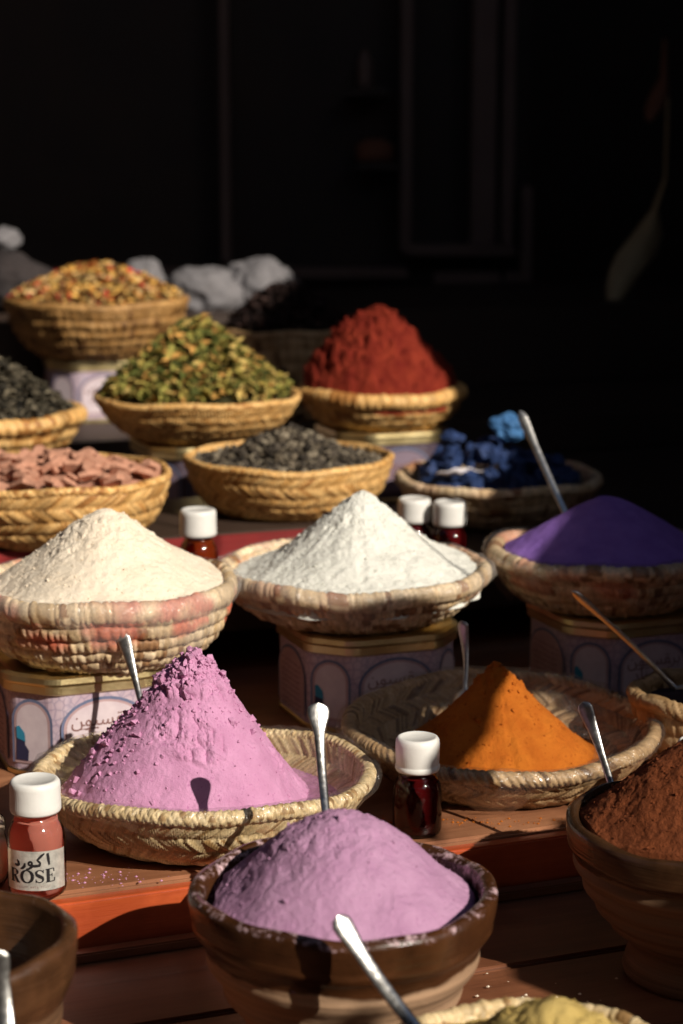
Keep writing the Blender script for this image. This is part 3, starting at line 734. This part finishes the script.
for x, y, w, h, m in ((365, 70, .012, .06, 'cabinet_wood'), (375, 150, .03, .035, 'rust_leaf')):
    p = at(x, y, 3.18)
    V, Fc = lathe([(.0005,-h/2),(w*.9,-h/2),(w,-h*.4),(w,h*.25),(w*.55,h*.4),(w*.5,h/2),(.0005,h/2)], 20)
    o = link('jar', V, Fc, m, loc=p); tag(o, {365:'slim dim jar high on the dark cabinet shelf behind', 375:'reddish jar on the dark cabinet shelf below the slim jar', 300:'dark brown jar on the cabinet shelf left of the reddish jar', 262:'dark brown jar low on the cabinet shelf above the white sacks'}[x], 'jar', 'jars in the dark cabinet')
    bx = link('shelf', *box(p.x-.03, p.x+.035, -.03, .075, p.z-h/2-.012, p.z-h/2-.001), 'dark_wood', cab, smooth=False)

def hanging(name, label, pts, D, mat, cat):
    """a dried drooping leaf: curved, folded along its rib, with real thickness"""
    V = []; n = len(pts)
    for (x, y, w) in pts:
        p = at(x, y, D); 
        for s, dz in ((-1, 0), (-.5, -.006), (0, -.014), (.5, -.006), (1, 0)):
            V.append((p.x+s*w/F*D, p.y+dz+.03*math.sin(y*.03), p.z+.004*s*s))
    k = len(V); V += [(a, b+.004, c) for a, b, c in V]; Fc = grid_faces(n, 5, False); Fc += [tuple(i+k for i in q[::-1]) for q in Fc]
    for i in range(n-1): Fc += [(i*5, i*5+5, k+i*5+5, k+i*5), (i*5+4, k+i*5+4, k+i*5+9, i*5+9)]
    cd = join([(V, Fc)]); o = link(name, *cd, mat); return tag(o, label, cat)
hl = hanging('hanging_cloth', 'pale olive rag hanging at the right in the dark shop', [(668,100,.7),(662,180,.8),(655,212,3),(650,238,15),(640,258,20),(629,275,17),(620,292,12),(614,306,6)], 2.7, 'dry_leaf', 'cloth')
hanging('hanging_cloth', 'small rust coloured rag hanging above the olive one at the right', [(668,40,1.5),(666,80,4),(660,98,10),(653,112,9),(648,122,4)], 2.8, 'rust_leaf', 'cloth')

# sacks behind
def sack(label, px, py, D, sx, sy, sz, mat, seed):
    bm = bmesh.new(); bmesh.ops.create_icosphere(bm, subdivisions=5, radius=1)
    P = np.array([v.co[:] for v in bm.verts]); Fc = [[v.index for v in f.verts] for f in bm.faces]; bm.free()
    n = fbm(P*1.6, 3, seed); fold = np.abs(vnoise(P*np.array((4,4,2)), seed+3))+.7*np.abs(vnoise(P*np.array((9,9,5)), seed+6))
    P = P*(1+.28*n-.12*fold)[:,None]; P[:,2] = np.maximum(P[:,2], -.75); P *= np.array((sx, sy, sz))
    c = at(px, py, D); o = link('sack', P, Fc, mat, loc=(c.x, c.y, c.z)); return tag(o, label, 'sack', 'sacks behind the baskets')
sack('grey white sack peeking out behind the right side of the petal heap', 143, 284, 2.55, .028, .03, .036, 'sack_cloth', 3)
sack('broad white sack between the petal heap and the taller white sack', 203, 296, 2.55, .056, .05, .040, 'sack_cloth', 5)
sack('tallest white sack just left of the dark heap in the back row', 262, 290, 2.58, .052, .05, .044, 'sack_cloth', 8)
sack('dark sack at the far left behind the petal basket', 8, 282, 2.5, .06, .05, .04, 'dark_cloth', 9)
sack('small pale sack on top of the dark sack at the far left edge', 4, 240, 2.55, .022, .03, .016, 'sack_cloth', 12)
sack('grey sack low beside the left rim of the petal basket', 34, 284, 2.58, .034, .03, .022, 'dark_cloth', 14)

# ================================================================== BASKETS AND SPICES
def base_at(px, D, z): u = (px-341.5)/F*D; v = (z-CZ)/D; vv = (-(z-CZ)/D - sp)/cp; return Vector((u, D*(cp-vv*sp), z))
T3 = math.radians
# lilac basket (front left)
c = base_at(205, 1.225, Z_A)
basket('basket', 'wide woven basket with a braided rim holding the tall lilac cone', c, .1005, .036, .062, 'pale', 'herring', 4, 84, .0047, 'braid', tilt=(T3(-2.5),0), curve=.6, wrapfilm='plastic_film', seed=2, res=1.3, amp=.0017)
mound('powder_mound', 'tall crumbly lilac pink powder cone in the front left basket', c.x, c.y, Z_A+.011, .090, .0985, .080, 'lilac_powder', pk=(-.004,.0), p=1.10, soft=16, tip=.05, skew=.13, nr=260, nt_=640,
      rough=(.0016, 30), fine=(.0006, 230), crumble=(.0042, 120, .70), ridges=9, seed=4, crumbs=500, clods=420, clip=(.1005,.036,.062,.6,2,T3(-2.5),.011))
# orange basket
c = base_at(500, 1.338, Z_A)
basket('basket', 'brown woven basket lined with crinkled plastic around the orange powder', c, .1005, .033, .060, 'brown', 'herring', 5, 84, .0050, 'rope', tilt=(T3(3),0), curve=.6, wrapfilm='plastic_film', seed=3, res=1.2, amp=.0018)
mound('powder_mound', 'bright orange turmeric powder heap in the plastic lined basket', c.x, c.y, Z_A+.007, .076, .0640, .0690, 'turmeric_powder', pk=(-.003,.004), p=1.0, soft=9, tip=.05, nr=200, nt_=480,
      rough=(.0016, 38), fine=(.0006, 170), crumble=(.0022, 140, .72), ridges=7, seed=11, crumbs=200, clods=120, clip=(.1005,.033,.060,.6,3,T3(3),.007))
# tin + cream
c = base_at(84, 1.385, Z_A); tin('printed tin with gold lid under the cream powder basket', c)
c = base_at(107, 1.375, Z_A+.070)
basket('basket', 'straw basket with red stains and plastic overhang filled with cream powder', c, .0845, .046, .050, 'tan', 'coil', 7, 70, .0052, 'wrap', curve=.85, wrapfilm='milky_film', seed=4, rimh=1.5, res=1.15, stain=.8, amp=.0021)
mound('powder_mound', 'large cream white flour like cone left of the white powder', c.x, c.y, c.z+.043, .080, .057, .0835, 'cream_powder', pk=(0,.002), p=1.03, soft=9, tip=.06, nr=200, nt_=480,
      rough=(.0012, 30), fine=(.0006, 230), crumble=(.0010, 160, .5), ridges=6, seed=21, crumbs=350)
# tin + white
c = base_at(366, 1.485, Z_A); tin('printed tin in half shade under the white powder basket', c)
c = base_at(353, 1.49, Z_A+.070)
basket('basket', 'flared straw basket of white powder standing on the middle tin', c, .0985, .032, .058, 'tan', 'coil', 6, 76, .0048, 'wrap', curve=.6, wrapfilm='milky_film', seed=5, rimh=1.5, res=1.1, stain=.25, amp=.0021)
mound('powder_mound', 'chalk white powder cone on the basket in the middle', c.x, c.y, c.z+.028, .092, .064, .084, 'white_powder', pk=(.007,.002), p=.86, soft=8, tip=.07, nr=200, nt_=480,
      rough=(.0022, 26), fine=(.0008, 190), crumble=(.0016, 130, .55), ridges=8, seed=33, crumbs=400, edge=1)
# tin + purple
c = base_at(614, 1.535, Z_A); tin('printed tin in deep shade under the violet powder basket', c)
c = base_at(604, 1.53, Z_A+.070)
basket('basket', 'brown basket with faded red rim patches holding violet powder', c, .0835, .036, .050, 'tan', 'coil', 6, 70, .0062, 'wrap', curve=.8, wrapfilm='plastic_film', seed=6, stain=.5, amp=.0016)
mound('powder_mound', 'deep violet powder heap in the basket at the right edge', c.x, c.y, c.z+.034, .077, .0475, .077, 'violet_powder', pk=(0,0), p=1.12, soft=9, tip=.07, nr=150, nt_=360,
      rough=(.0012, 34), fine=(.0003, 160), seed=44)
# small dark basket at the right
c = base_at(703, 1.36, Z_A)
basket('basket', 'small thick rimmed basket of black spice at the right edge', c, .047, .046, .034, 'brown', 'coil', 4, 34, .0060, 'rope', curve=.8, seed=7, amp=.0018)
mound('powder_mound', 'black spice filling the small thick rimmed basket', c.x, c.y, c.z+.042, .041, .008, .034, 'dark_powder', p=1.4, nr=60, nt_=160, seed=46)
# brown chunk basket
c = base_at(50, 1.66, Z_C); cb = c.copy()
basket('basket', 'golden plaited basket heaped with reddish brown chips at the left edge', c, .098, .049, .062, 'gold', 'herring', 6, 70, .0036, 'braid', curve=.85, seed=8, amp=.0024)
# black basket
c = base_at(289, 1.77, Z_C)
basket('basket', 'golden plaited basket of grey black pods in the middle row', c, .091, .046, .056, 'gold', 'herring', 6, 70, .0034, 'braid', curve=.75, seed=9, res=.9, amp=.0020)
leafheap('pod_heap', 'small heap of grey black pods in the middle row basket', c.x, c.y, c.z+.040, .084, .028, .055, 1500, .0085, [(.15,.12,.085),(.08,.065,.05),(.24,.20,.145),(.04,.032,.025)], 'bead', 1.3, seed=3, cat='spice', base=(.03,.025,.02))
# green leaves
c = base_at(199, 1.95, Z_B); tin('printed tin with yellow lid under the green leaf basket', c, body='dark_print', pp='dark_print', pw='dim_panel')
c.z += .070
basket('basket', 'golden plaited basket under the heap of green and yellow leaves', c, .0965, .040, .050, 'gold', 'herring', 6, 70, .0036, 'braid', curve=.6, seed=10, res=.8, amp=.0020)
leafheap('leaf_heap', 'pointed heap of green and yellow dried leaves', c.x, c.y, c.z+.037, .089, .072, .084, 2600, .0135, [(.24,.22,.05),(.42,.33,.08),(.12,.14,.03),(.60,.44,.14),(.08,.09,.02),(.33,.30,.07),(.55,.30,.08)], 'leaf', 1.15, seed=5, base=(.04,.035,.012))
# red
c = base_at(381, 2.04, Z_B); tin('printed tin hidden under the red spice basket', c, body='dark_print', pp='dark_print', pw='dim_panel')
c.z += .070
basket('basket', 'golden basket with thick rim under the red crumbly spice', c, .0795, .032, .045, 'gold', 'coil', 5, 60, .0075, 'wrap', curve=.8, seed=11, res=.8)
mound('powder_mound', 'brick red crumbly spice heap in the back row', c.x, c.y, c.z+.032, .077, .081, .077, 'red_powder', pk=(-.006,0), p=1.5, soft=9, tip=.1, nr=110, nt_=260, rough=(.003, 24), fine=(.001, 90), lump=(.0075, 85), seed=55, crumbs=200, clods=900)
# blue
c = base_at(498, 1.9, Z_B); bb = c.copy()
basket('basket', 'shallow tan basket of deep blue lumps in the shade', c, .0935, .038, .050, 'tan', 'coil', 5, 66, .0055, 'wrap', curve=.8, seed=12, res=.8, stain=.2)
# potpourri
c = base_at(99, 2.3, Z_E); tin('printed tin under the petal basket in the back left corner', c, ang=T3(14))
c.z += .070
basket('basket', 'deep brown basket of mixed petals in the back left', c, .101, .060, .055, 'amber', 'coil', 7, 60, .0055, 'wrap', curve=.7, seed=13, res=.8, amp=.0026)
leafheap('petal_heap', 'low heap of yellow and red mixed dried petals', c.x, c.y, c.z+.058, .095, .040, .094, 2200, .0115, [(.80,.48,.12),(.88,.58,.20),(.55,.27,.07),(.62,.05,.04),(.40,.27,.09),(.78,.42,.10),(.18,.11,.05),(.80,.55,.26)], 'leaf', 1.5, seed=6, cat='dried petals', base=(.16,.08,.03))
# dark basket behind
c = base_at(288, 2.3, Z_E)
basket('basket', 'dark shaded basket in the back row beside the white sacks', c, .073, .098, .050, 'brown', 'coil', 9, 54, .0045, 'wrap', curve=.8, seed=14, res=.7)
leafheap('leaf_heap', 'dark brown leaf heap in front of the tallest white sack', c.x, c.y, c.z+.095, .068, .052, .07, 1100, .011, [(.035,.02,.018),(.055,.03,.025),(.02,.012,.012)], 'leaf', 1.5, seed=7, base=(.015,.01,.008))
# dark leaves left
c = base_at(-12, 1.85, Z_B); tin('printed tin mostly outside the left edge under the dark leaf basket', c)
c.z += .070
basket('basket', 'pale thick rimmed basket of dark leaves cut by the left edge', c, .0865, .034, .052, 'gold', 'coil', 5, 60, .0075, 'wrap', curve=.8, seed=15, res=.8)
leafheap('leaf_heap', 'heap of dark grey curled leaves at the left edge', c.x, c.y, c.z+.031, .080, .054, .076, 1900, .0115, [(.07,.06,.04),(.12,.10,.07),(.035,.03,.022),(.19,.16,.11)], 'leaf', 1.3, seed=8, base=(.02,.018,.015))

# brown chips: one by one
def chunk_mesh(seed, L, W, T, mat):
    r = random.Random(seed); bm = bmesh.new()
    for k in range(7):
        a = k*2*PI/7+r.uniform(-.3,.3); q = r.uniform(.7,1)
        for s in (-1, 1): bm.verts.new((math.cos(a)*L/2*q, math.sin(a)*W/2*q, s*T/2*r.uniform(.6,1.2)))
    bmesh.ops.convex_hull(bm, input=bm.verts)
    me = bpy.data.meshes.new('chunk'); bm.to_mesh(me); bm.free(); me.materials.append(MATS[mat]); return me
simple('chip_clay', (.40,.19,.12), .85, c2=(.55,.28,.19), scale=90, bd=.001)
simple('indigo_lump', (.008,.024,.09), .75, c2=(.014,.042,.15), scale=90, bd=.001)
simple('bright_blue', (.03,.12,.30), .75, c2=(.05,.17,.38), scale=60, bd=.001)
protos = [chunk_mesh(i, .024, .017, .0045, 'chip_clay') for i in range(9)]
fill = link('chip_bed', *lathe([(.0005,.0),(.085,0),(.090,.012),(.07,.016),(.03,.020),(.0005,.021)], 60), 'chip_clay', loc=(cb.x, cb.y, cb.z+.032)); tag(fill, 'brown crumbs filling the basket beneath the reddish brown chips', 'spice', kind='stuff')
r = random.Random(4)
for k in range(120):
    q = .089*math.sqrt(r.random()); a = r.random()*2*PI; x, y = q*math.cos(a), q*math.sin(a)
    o = bpy.data.objects.new('chip', protos[k % 9]); COL.objects.link(o)
    o.location = (cb.x+x, cb.y+y, cb.z+.049+.009*(1-(q/.09)**2)+r.uniform(-.002,.005)); o.rotation_euler = (r.uniform(-.7,.7), r.uniform(-.7,.7), r.random()*6); s = r.uniform(.6,1.25); o.scale = (s, s, s)
    tag(o, 'reddish brown chip heaped in the golden basket at the left edge', 'spice chip', 'reddish brown chips')
protos = [chunk_mesh(20+i, .015, .012, .010, 'indigo_lump') for i in range(8)]
fill = link('lump_bed', *lathe([(.0005,.0),(.078,0),(.084,.012),(.06,.018),(.0005,.024)], 60), 'indigo_lump', loc=(bb.x, bb.y, bb.z+.018)); tag(fill, 'deep blue crumbs filling the basket beneath the blue lumps', 'spice', kind='stuff')
for k in range(130):
    q = .078*math.sqrt(r.random()); a = r.random()*2*PI; x, y = q*math.cos(a), q*math.sin(a)
    o = bpy.data.objects.new('indigo_lump', protos[k % 8]); COL.objects.link(o)
    o.location = (bb.x+x, bb.y+y, bb.z+.038+.026*(1-(q/.08)**2)*(1.15 if x < 0 else .8)+r.uniform(-.004,.006)); o.rotation_euler = (r.uniform(-.7,.7), r.uniform(-.7,.7), r.random()*6); s = r.uniform(.6,1.25); o.scale = (s, s, s)
    tag(o, 'deep blue lump piled in the shaded basket', 'pigment lump', 'deep blue lumps')
def clod_mesh(seed, sx, sy, sz, mat):
    bm = bmesh.new(); bmesh.ops.create_icosphere(bm, subdivisions=4, radius=1)
    P = np.array([v.co[:] for v in bm.verts]); k = 1+.55*fbm(P*1.1, 2, seed)-.30*np.abs(vnoise(P*2.6, seed+1))+.08*fbm(P*7, 3, seed)
    for v, q in zip(bm.verts, P*k[:,None]): v.co = Vector((q[0]*sx, q[1]*sy, q[2]*sz))
    me = bpy.data.meshes.new('block'); bm.to_mesh(me); bm.free(); me.materials.append(MATS[mat]); return me
o = bpy.data.objects.new('blue_block', clod_mesh(5, .016, .014, .013, 'bright_blue')); COL.objects.link(o); o.location = at(507, 428, 1.88); o.rotation_euler = (.3,.3,.4)
tag(o, 'big sunlit bright blue block on top of the dark blue lumps', 'pigment block')
o = bpy.data.objects.new('blue_block', clod_mesh(9, .011, .009, .006, 'indigo_lump')); COL.objects.link(o); o.location = at(452, 437, 1.86)
tag(o, 'small dark blue block left of the big bright blue block', 'pigment block')
# folded pale plastic bag edge in the blue basket
V = []; 
for i in range(24):
    t = i/23; 
    for j in range(4): V.append(((t-.5)*.050, -.002*j+.002*math.sin(t*9+j), .0016*j*(.4+math.sin(t*PI))+.0008*math.sin(t*23)-.003))
pb = link('plastic_bag', V, grid_faces(24, 4, False), 'white_cloth', loc=at(463, 471, 1.835)); tag(pb, 'pale crumpled plastic edge at the front of the blue lumps', 'plastic bag')
md = pb.modifiers.new('solid', 'SOLIDIFY'); md.thickness = .001

# mustard basket at the bottom edge
c = base_at(528, .885, Z_L)
basket('basket', 'pale rimmed basket cut by the bottom edge with mustard powder', c, .064, .050, .042, 'pale', 'coil', 6, 56, .0045, 'wrap', curve=.8, seed=16)
mound('powder_mound', 'mustard yellow powder heap cut by the bottom edge', c.x, c.y, c.z+.047, .059, .034, .048, 'mustard_powder', pk=(.010,.004), p=1.15, soft=8, tip=.08, nr=120, nt_=300, rough=(.002, 40), lump=(.0025, 90), seed=61, crumbs=150)

# clay bowls
c = base_at(343, 1.0, Z_L)
bowl('brown glazed clay bowl of pale lilac powder in the foreground', c, .0755, .088, .036, 'glazed_bowl_clay', ribs=5, seed=2, dust=.44, thick=.008)
mound('powder_mound', 'smooth pale lilac powder dome in the brown glazed bowl', c.x, c.y, c.z+.074, .0645, .0505, .067, 'pale_lilac_powder', pk=(-.001,.004), p=1.40, soft=6, tip=.10, nr=190, nt_=460,
      rough=(.0024, 24), fine=(.0004, 320), crumble=(.0008, 150, .62), seed=71, crumbs=60, clods=14, edge=1)
c = base_at(703, 1.105, Z_L)
bowl('ribbed clay bowl of dark brown powder on a foot at the right edge', c, .0775, .086, .044, 'ribbed_bowl_clay', ribs=6, footh=.018, seed=5, dust=.22, thick=.007, flare=.75)
mound('powder_mound', 'dark red brown powder heap in the ribbed bowl at the right', c.x, c.y, c.z+.079, .069, .060, .078, 'brown_powder', pk=(.008,.0), p=1.15, soft=8, tip=.08, nr=190, nt_=460,
      rough=(.0016, 40), fine=(.0007, 240), crumble=(.0004, 150, .1), seed=81, crumbs=500)
c = base_at(-48, .94, Z_L)
bowl('worn dark clay bowl cut by the bottom left corner', c, .0605, .088, .034, 'old_bowl_clay', ribs=4, seed=8, dust=.34, thick=.008)
mound('powder_mound', 'dark plum powder low inside the worn bowl at the bottom left', c.x, c.y, c.z+.050, .048, .014, .045, 'dark_powder', p=1.2, nr=60, nt_=160, seed=83)

# bottles
bottle('bottle of pink red liquid with a silver ROSE label at the front left', base_at(38, 1.125, Z_A), H=.0655, rb=.0163, rc=.0143, lab=True, caph=.0185)
bottle('dark red bottle with ribbed white cap between the lilac and orange baskets', base_at(417, 1.222, Z_A), H=.060, rb=.0150, rc=.0136, liquid='dark_liquid', caph=.021, ribbed=True)
bottle('amber red bottle between the cream and the white powder cones', base_at(199, 1.585, Z_B), H=.067, rb=.0155, rc=.0146, liquid='amber_liquid', caph=.021)
bottle('dark bottle behind the white cone, left one of the pair', base_at(414, 1.70, Z_B), H=.055, rb=.0150, rc=.0140, liquid='dark_liquid', caph=.020)
bottle('dark bottle behind the white cone, right one of the pair', base_at(449, 1.685, Z_B), H=.055, rb=.0150, rc=.0140, liquid='dark_liquid', caph=.020)
bottle('white capped bottle barely showing at the right edge beside the brown powder', base_at(697, 1.215, Z_A), H=.060, rb=.0150, rc=.0138, liquid='dark_liquid', caph=.020)
# jar at left edge
jr = empty('glass_jar', base_at(-14, 1.135, Z_A), 'small round glass jar of cream balm at the left edge beside the ROSE bottle', 'jar')
V, Fc = lathe([(.0003,.0),(.010,.0),(.0135,.006),(.0145,.016),(.013,.026),(.0115,.031),(.0125,.034),(.0122,.038),(.0108,.040)], 48); link('glass_body', V, Fc, 'bottle_glass', jr)
V, Fc = lathe([(.0003,.002),(.009,.002),(.0125,.008),(.0133,.017),(.012,.0255),(.0003,.026)], 40); link('balm', V, Fc, 'jar_cream', jr)

# grains spilled on the boards
def spill(name, label, cx, cy, z, sx, sy, n, mat, seed):
    r = random.Random(seed); V, Fc = [], []
    for _ in range(n):
        x, y = r.gauss(0, sx), r.gauss(0, sy); q = r.choice([.0004,.0005,.0007,.0011]); b0 = len(V)
        V += [(x+q, y, .0002), (x, y+q*.8, .0002), (x-q, y, .0002), (x, y-q, .0002), (x+q*.1, y, q*.9)]
        Fc += [(b0, b0+1, b0+4), (b0+1, b0+2, b0+4), (b0+2, b0+3, b0+4), (b0+3, b0, b0+4), (b0+3, b0+2, b0+1, b0)]
    o = link(name, V, Fc, mat, loc=(cx, cy, z), smooth=False); tag(o, label, 'spilled powder', kind='stuff')
p = base_at(78, 1.145, Z_A); spill('spilled_powder', 'pink grains spilled on the counter beside the ROSE bottle', p.x, p.y, Z_A, .022, .006, 90, 'lilac_powder', 1)
p = base_at(535, 1.045, Z_L); spill('spilled_powder', 'pale grains spilled on the sunlit lower boards', p.x, p.y, Z_L, .03, .02, 120, 'cream_powder', 2)
p = base_at(470, 1.24, Z_A); spill('spilled_powder', 'orange grains spilled in front of the orange basket', p.x, p.y, Z_A, .04, .006, 120, 'turmeric_powder', 3)

# spoons
spoon('ornate spoon with shell tip standing in the pale lilac bowl', at(318, 703, 1.085), at(326, 812, 1.058), .0126, .0048, face=(-.15,1,.15), extra=.04)
spoon('plain spoon leaning in the dark brown powder bowl', at(583, 702, 1.165), at(613, 790, 1.15), .0092, .0042, face=(.1,1,.1), style='plain')
spoon('spoon standing behind the lilac cone in front of the cream basket', at(122, 633, 1.29), at(143, 712, 1.275), .0092, .0040, face=(-.1,1,.2), style='plain')
spoon('spoon standing upright behind the orange powder heap', at(462, 621, 1.385), at(465, 690, 1.375), .0085, .0036, face=(.4,1,.1), style='plain')
spoon('long spoon leaning over the violet powder beside the blue block', at(520, 411, 1.62), at(569, 520, 1.575), .0085, .0056, face=(-.2,1,.3), style='plain')
spoon('thin spoon slanting down into the small basket of black spice', at(572, 591, 1.36), at(681, 694, 1.375), .0062, .0040, face=(-.1,1,.5), style='plain', extra=.03)
spoon('spoon in the foreground crossing the brown glazed bowl', at(337, 916, .895), at(438, 1060, .872), .0098, .0066, face=(-.3,1,-.6), style='plain', extra=.02)
spoon('blurred spoon standing in the bottom left corner', at(-3, 950, .86), at(14, 1100, .85), .0100, .0075, face=(-.1,1,-.3), style='plain', extra=.02)

# ================================================================== LIGHT, CAMERA
to_sun = Vector((math.sin(T3(44))*math.cos(T3(33)), -math.cos(T3(44))*math.cos(T3(33)), math.sin(T3(33))))
sl = bpy.data.lights.new('Sun', 'SUN'); sl.energy = 4.6; sl.angle = T3(.5); sl.color = (1,.91,.78)
so = bpy.data.objects.new('sun_lamp', sl); COL.objects.link(so); so.rotation_euler = to_sun.to_track_quat('Z', 'Y').to_euler()
w = bpy.data.worlds.new('World'); S.world = w; w.use_nodes = True; nt = w.node_tree
sky = nt.nodes.new('ShaderNodeTexSky'); sky.sky_type = 'NISHITA'; sky.sun_disc = False; sky.sun_elevation = T3(33); sky.sun_rotation = math.atan2(to_sun.x, to_sun.y)
nt.links.new(sky.outputs[0], nt.nodes['Background'].inputs[0]); nt.nodes['Background'].inputs[1].default_value = .08

# lane walls, then unseen blockers added to cast the shadows on the stall
wallbox('lane_wall', 'house wall across the lane behind the camera', (-5, 6, -3.2, -3.0, 0, 3.1))
wallbox('lane_wall', 'house wall closing the lane on the left', (-3.2, -3.0, -2.99, 1.19, 0, 3.4))
lc = link('lane_cover', *box(-3.3, 1.75, -3.3, .40, 3.45, 3.5), 'awning_cloth', smooth=False); tag(lc, 'dark reed matting stretched over the lane behind the camera', 'cover')  # added overhead, unseen, to dim the sky fill
def crate(label, x, y, z, sx, sy, h, rz):  # unseen crates, added to block the sun from the right
    root = empty('wooden_crate', (x, y, z), label, 'crate', 'crates stacked at the right of the counter', rz=rz)
    for k in range(3):
        z0, z1 = h*k/3+.002, h*(k+1)/3-.003
        link('side_board', *box(-sx/2, sx/2, -sy/2, -sy/2+.012, z0, z1, .001), 'low_board', root, smooth=False); link('side_board', *box(-sx/2, sx/2, sy/2-.012, sy/2, z0, z1, .001), 'low_board', root, smooth=False)
        link('end_board', *box(-sx/2, -sx/2+.012, -sy/2+.0125, sy/2-.0125, z0, z1, .001), 'low_board', root, smooth=False); link('end_board', *box(sx/2-.012, sx/2, -sy/2+.0125, sy/2-.0125, z0, z1, .001), 'low_board', root, smooth=False)
    link('bottom', *box(-sx/2+.0125, sx/2-.0125, -sy/2+.0125, sy/2-.0125, .003, .012), 'low_board', root, smooth=False)
    for a in (-1, 1):
        for b in (-1, 1): link('corner_post', *box(a*(sx/2-.027)-.014, a*(sx/2-.027)+.014, b*(sy/2-.027)-.014, b*(sy/2-.027)+.014, .0125, h), 'low_board', root, smooth=False)
    link('liner', *box(-sx/2+.014, sx/2-.014, -sy/2+.014, sy/2-.014, .05, h-.03), 'dark_cloth', root, smooth=False)
crate('lower crate standing on the right end of the counter', .74, 1.22, Z_A+.001, .28, .66, .27, 0)
crate('upper crate standing on the right end of the counter', .74, 1.22, Z_A+.272, .28, .66, .272, 0)
for k in range(5): crate('crate number %s up in the stack beside the counter front' % ['one','two','three','four','five'][k], .74, .605, .001+k*.2785, .28, .20, .2765, 0)
tb = empty('folded_table', (.612, .09, 0), 'folded trestle table leaning upright in the lane beside the stall', 'table')  # unseen board, added to throw shade on the clay bowl front
link('tabletop', *box(-.010, .010, -.20, .162, .05, 1.53, .003), 'low_board', tb, smooth=False)
for y in (-.15, .13): link('leg', *box(.0105, .035, y-.02, y+.02, .0, 1.40, .002), 'dark_wood', tb, smooth=False)
PY = [(.585,1.46),(.585,1.512),(.635,1.515),(.66,1.65),(.78,1.575),(.90,1.485),(.94,1.42),(.86,1.42),(.79,1.484),(.745,1.478),(.72,1.465)]  # added unseen cloth, outline shaped to shade the middle tin and orange heap
V = [(.600, y, z) for y, z in PY]+[(.607, y, z) for y, z in PY]; n = len(PY)
shade_cloth = link('hanging_cloth', V, [tuple(range(n)), tuple(range(2*n-1, n-1, -1))]+[(i, (i+1) % n, (i+1) % n+n, i+n)[::-1] for i in range(n)], 'dark_cloth', smooth=False)
tag(shade_cloth, 'slanting dark cloth hanging on cords over the crates at the right', 'cloth')
for y, z in ((.665,1.64),(.89,1.485)): link('cord', *box(.602, .605, y-.0015, y+.0015, z, 3.44), 'dark_cloth', shade_cloth, smooth=False)
cam = bpy.data.cameras.new('Camera'); co = bpy.data.objects.new('Camera', cam); COL.objects.link(co); S.camera = co
co.location = (0, 0, CZ); co.rotation_euler = (PI/2-PITCH, 0, 0)
cam.sensor_fit = 'VERTICAL'; cam.sensor_height = 36; cam.lens = F/1024*36; cam.clip_start = .05; cam.clip_end = 200
cam.dof.use_dof = True; cam.dof.focus_distance = 1.16; cam.dof.aperture_fstop = 8.0
S.view_settings.view_transform = 'Standard'; S.view_settings.look = 'None'; S.view_settings.gamma = 1; S.view_settings.exposure = .15
S.view_settings.use_curve_mapping = False
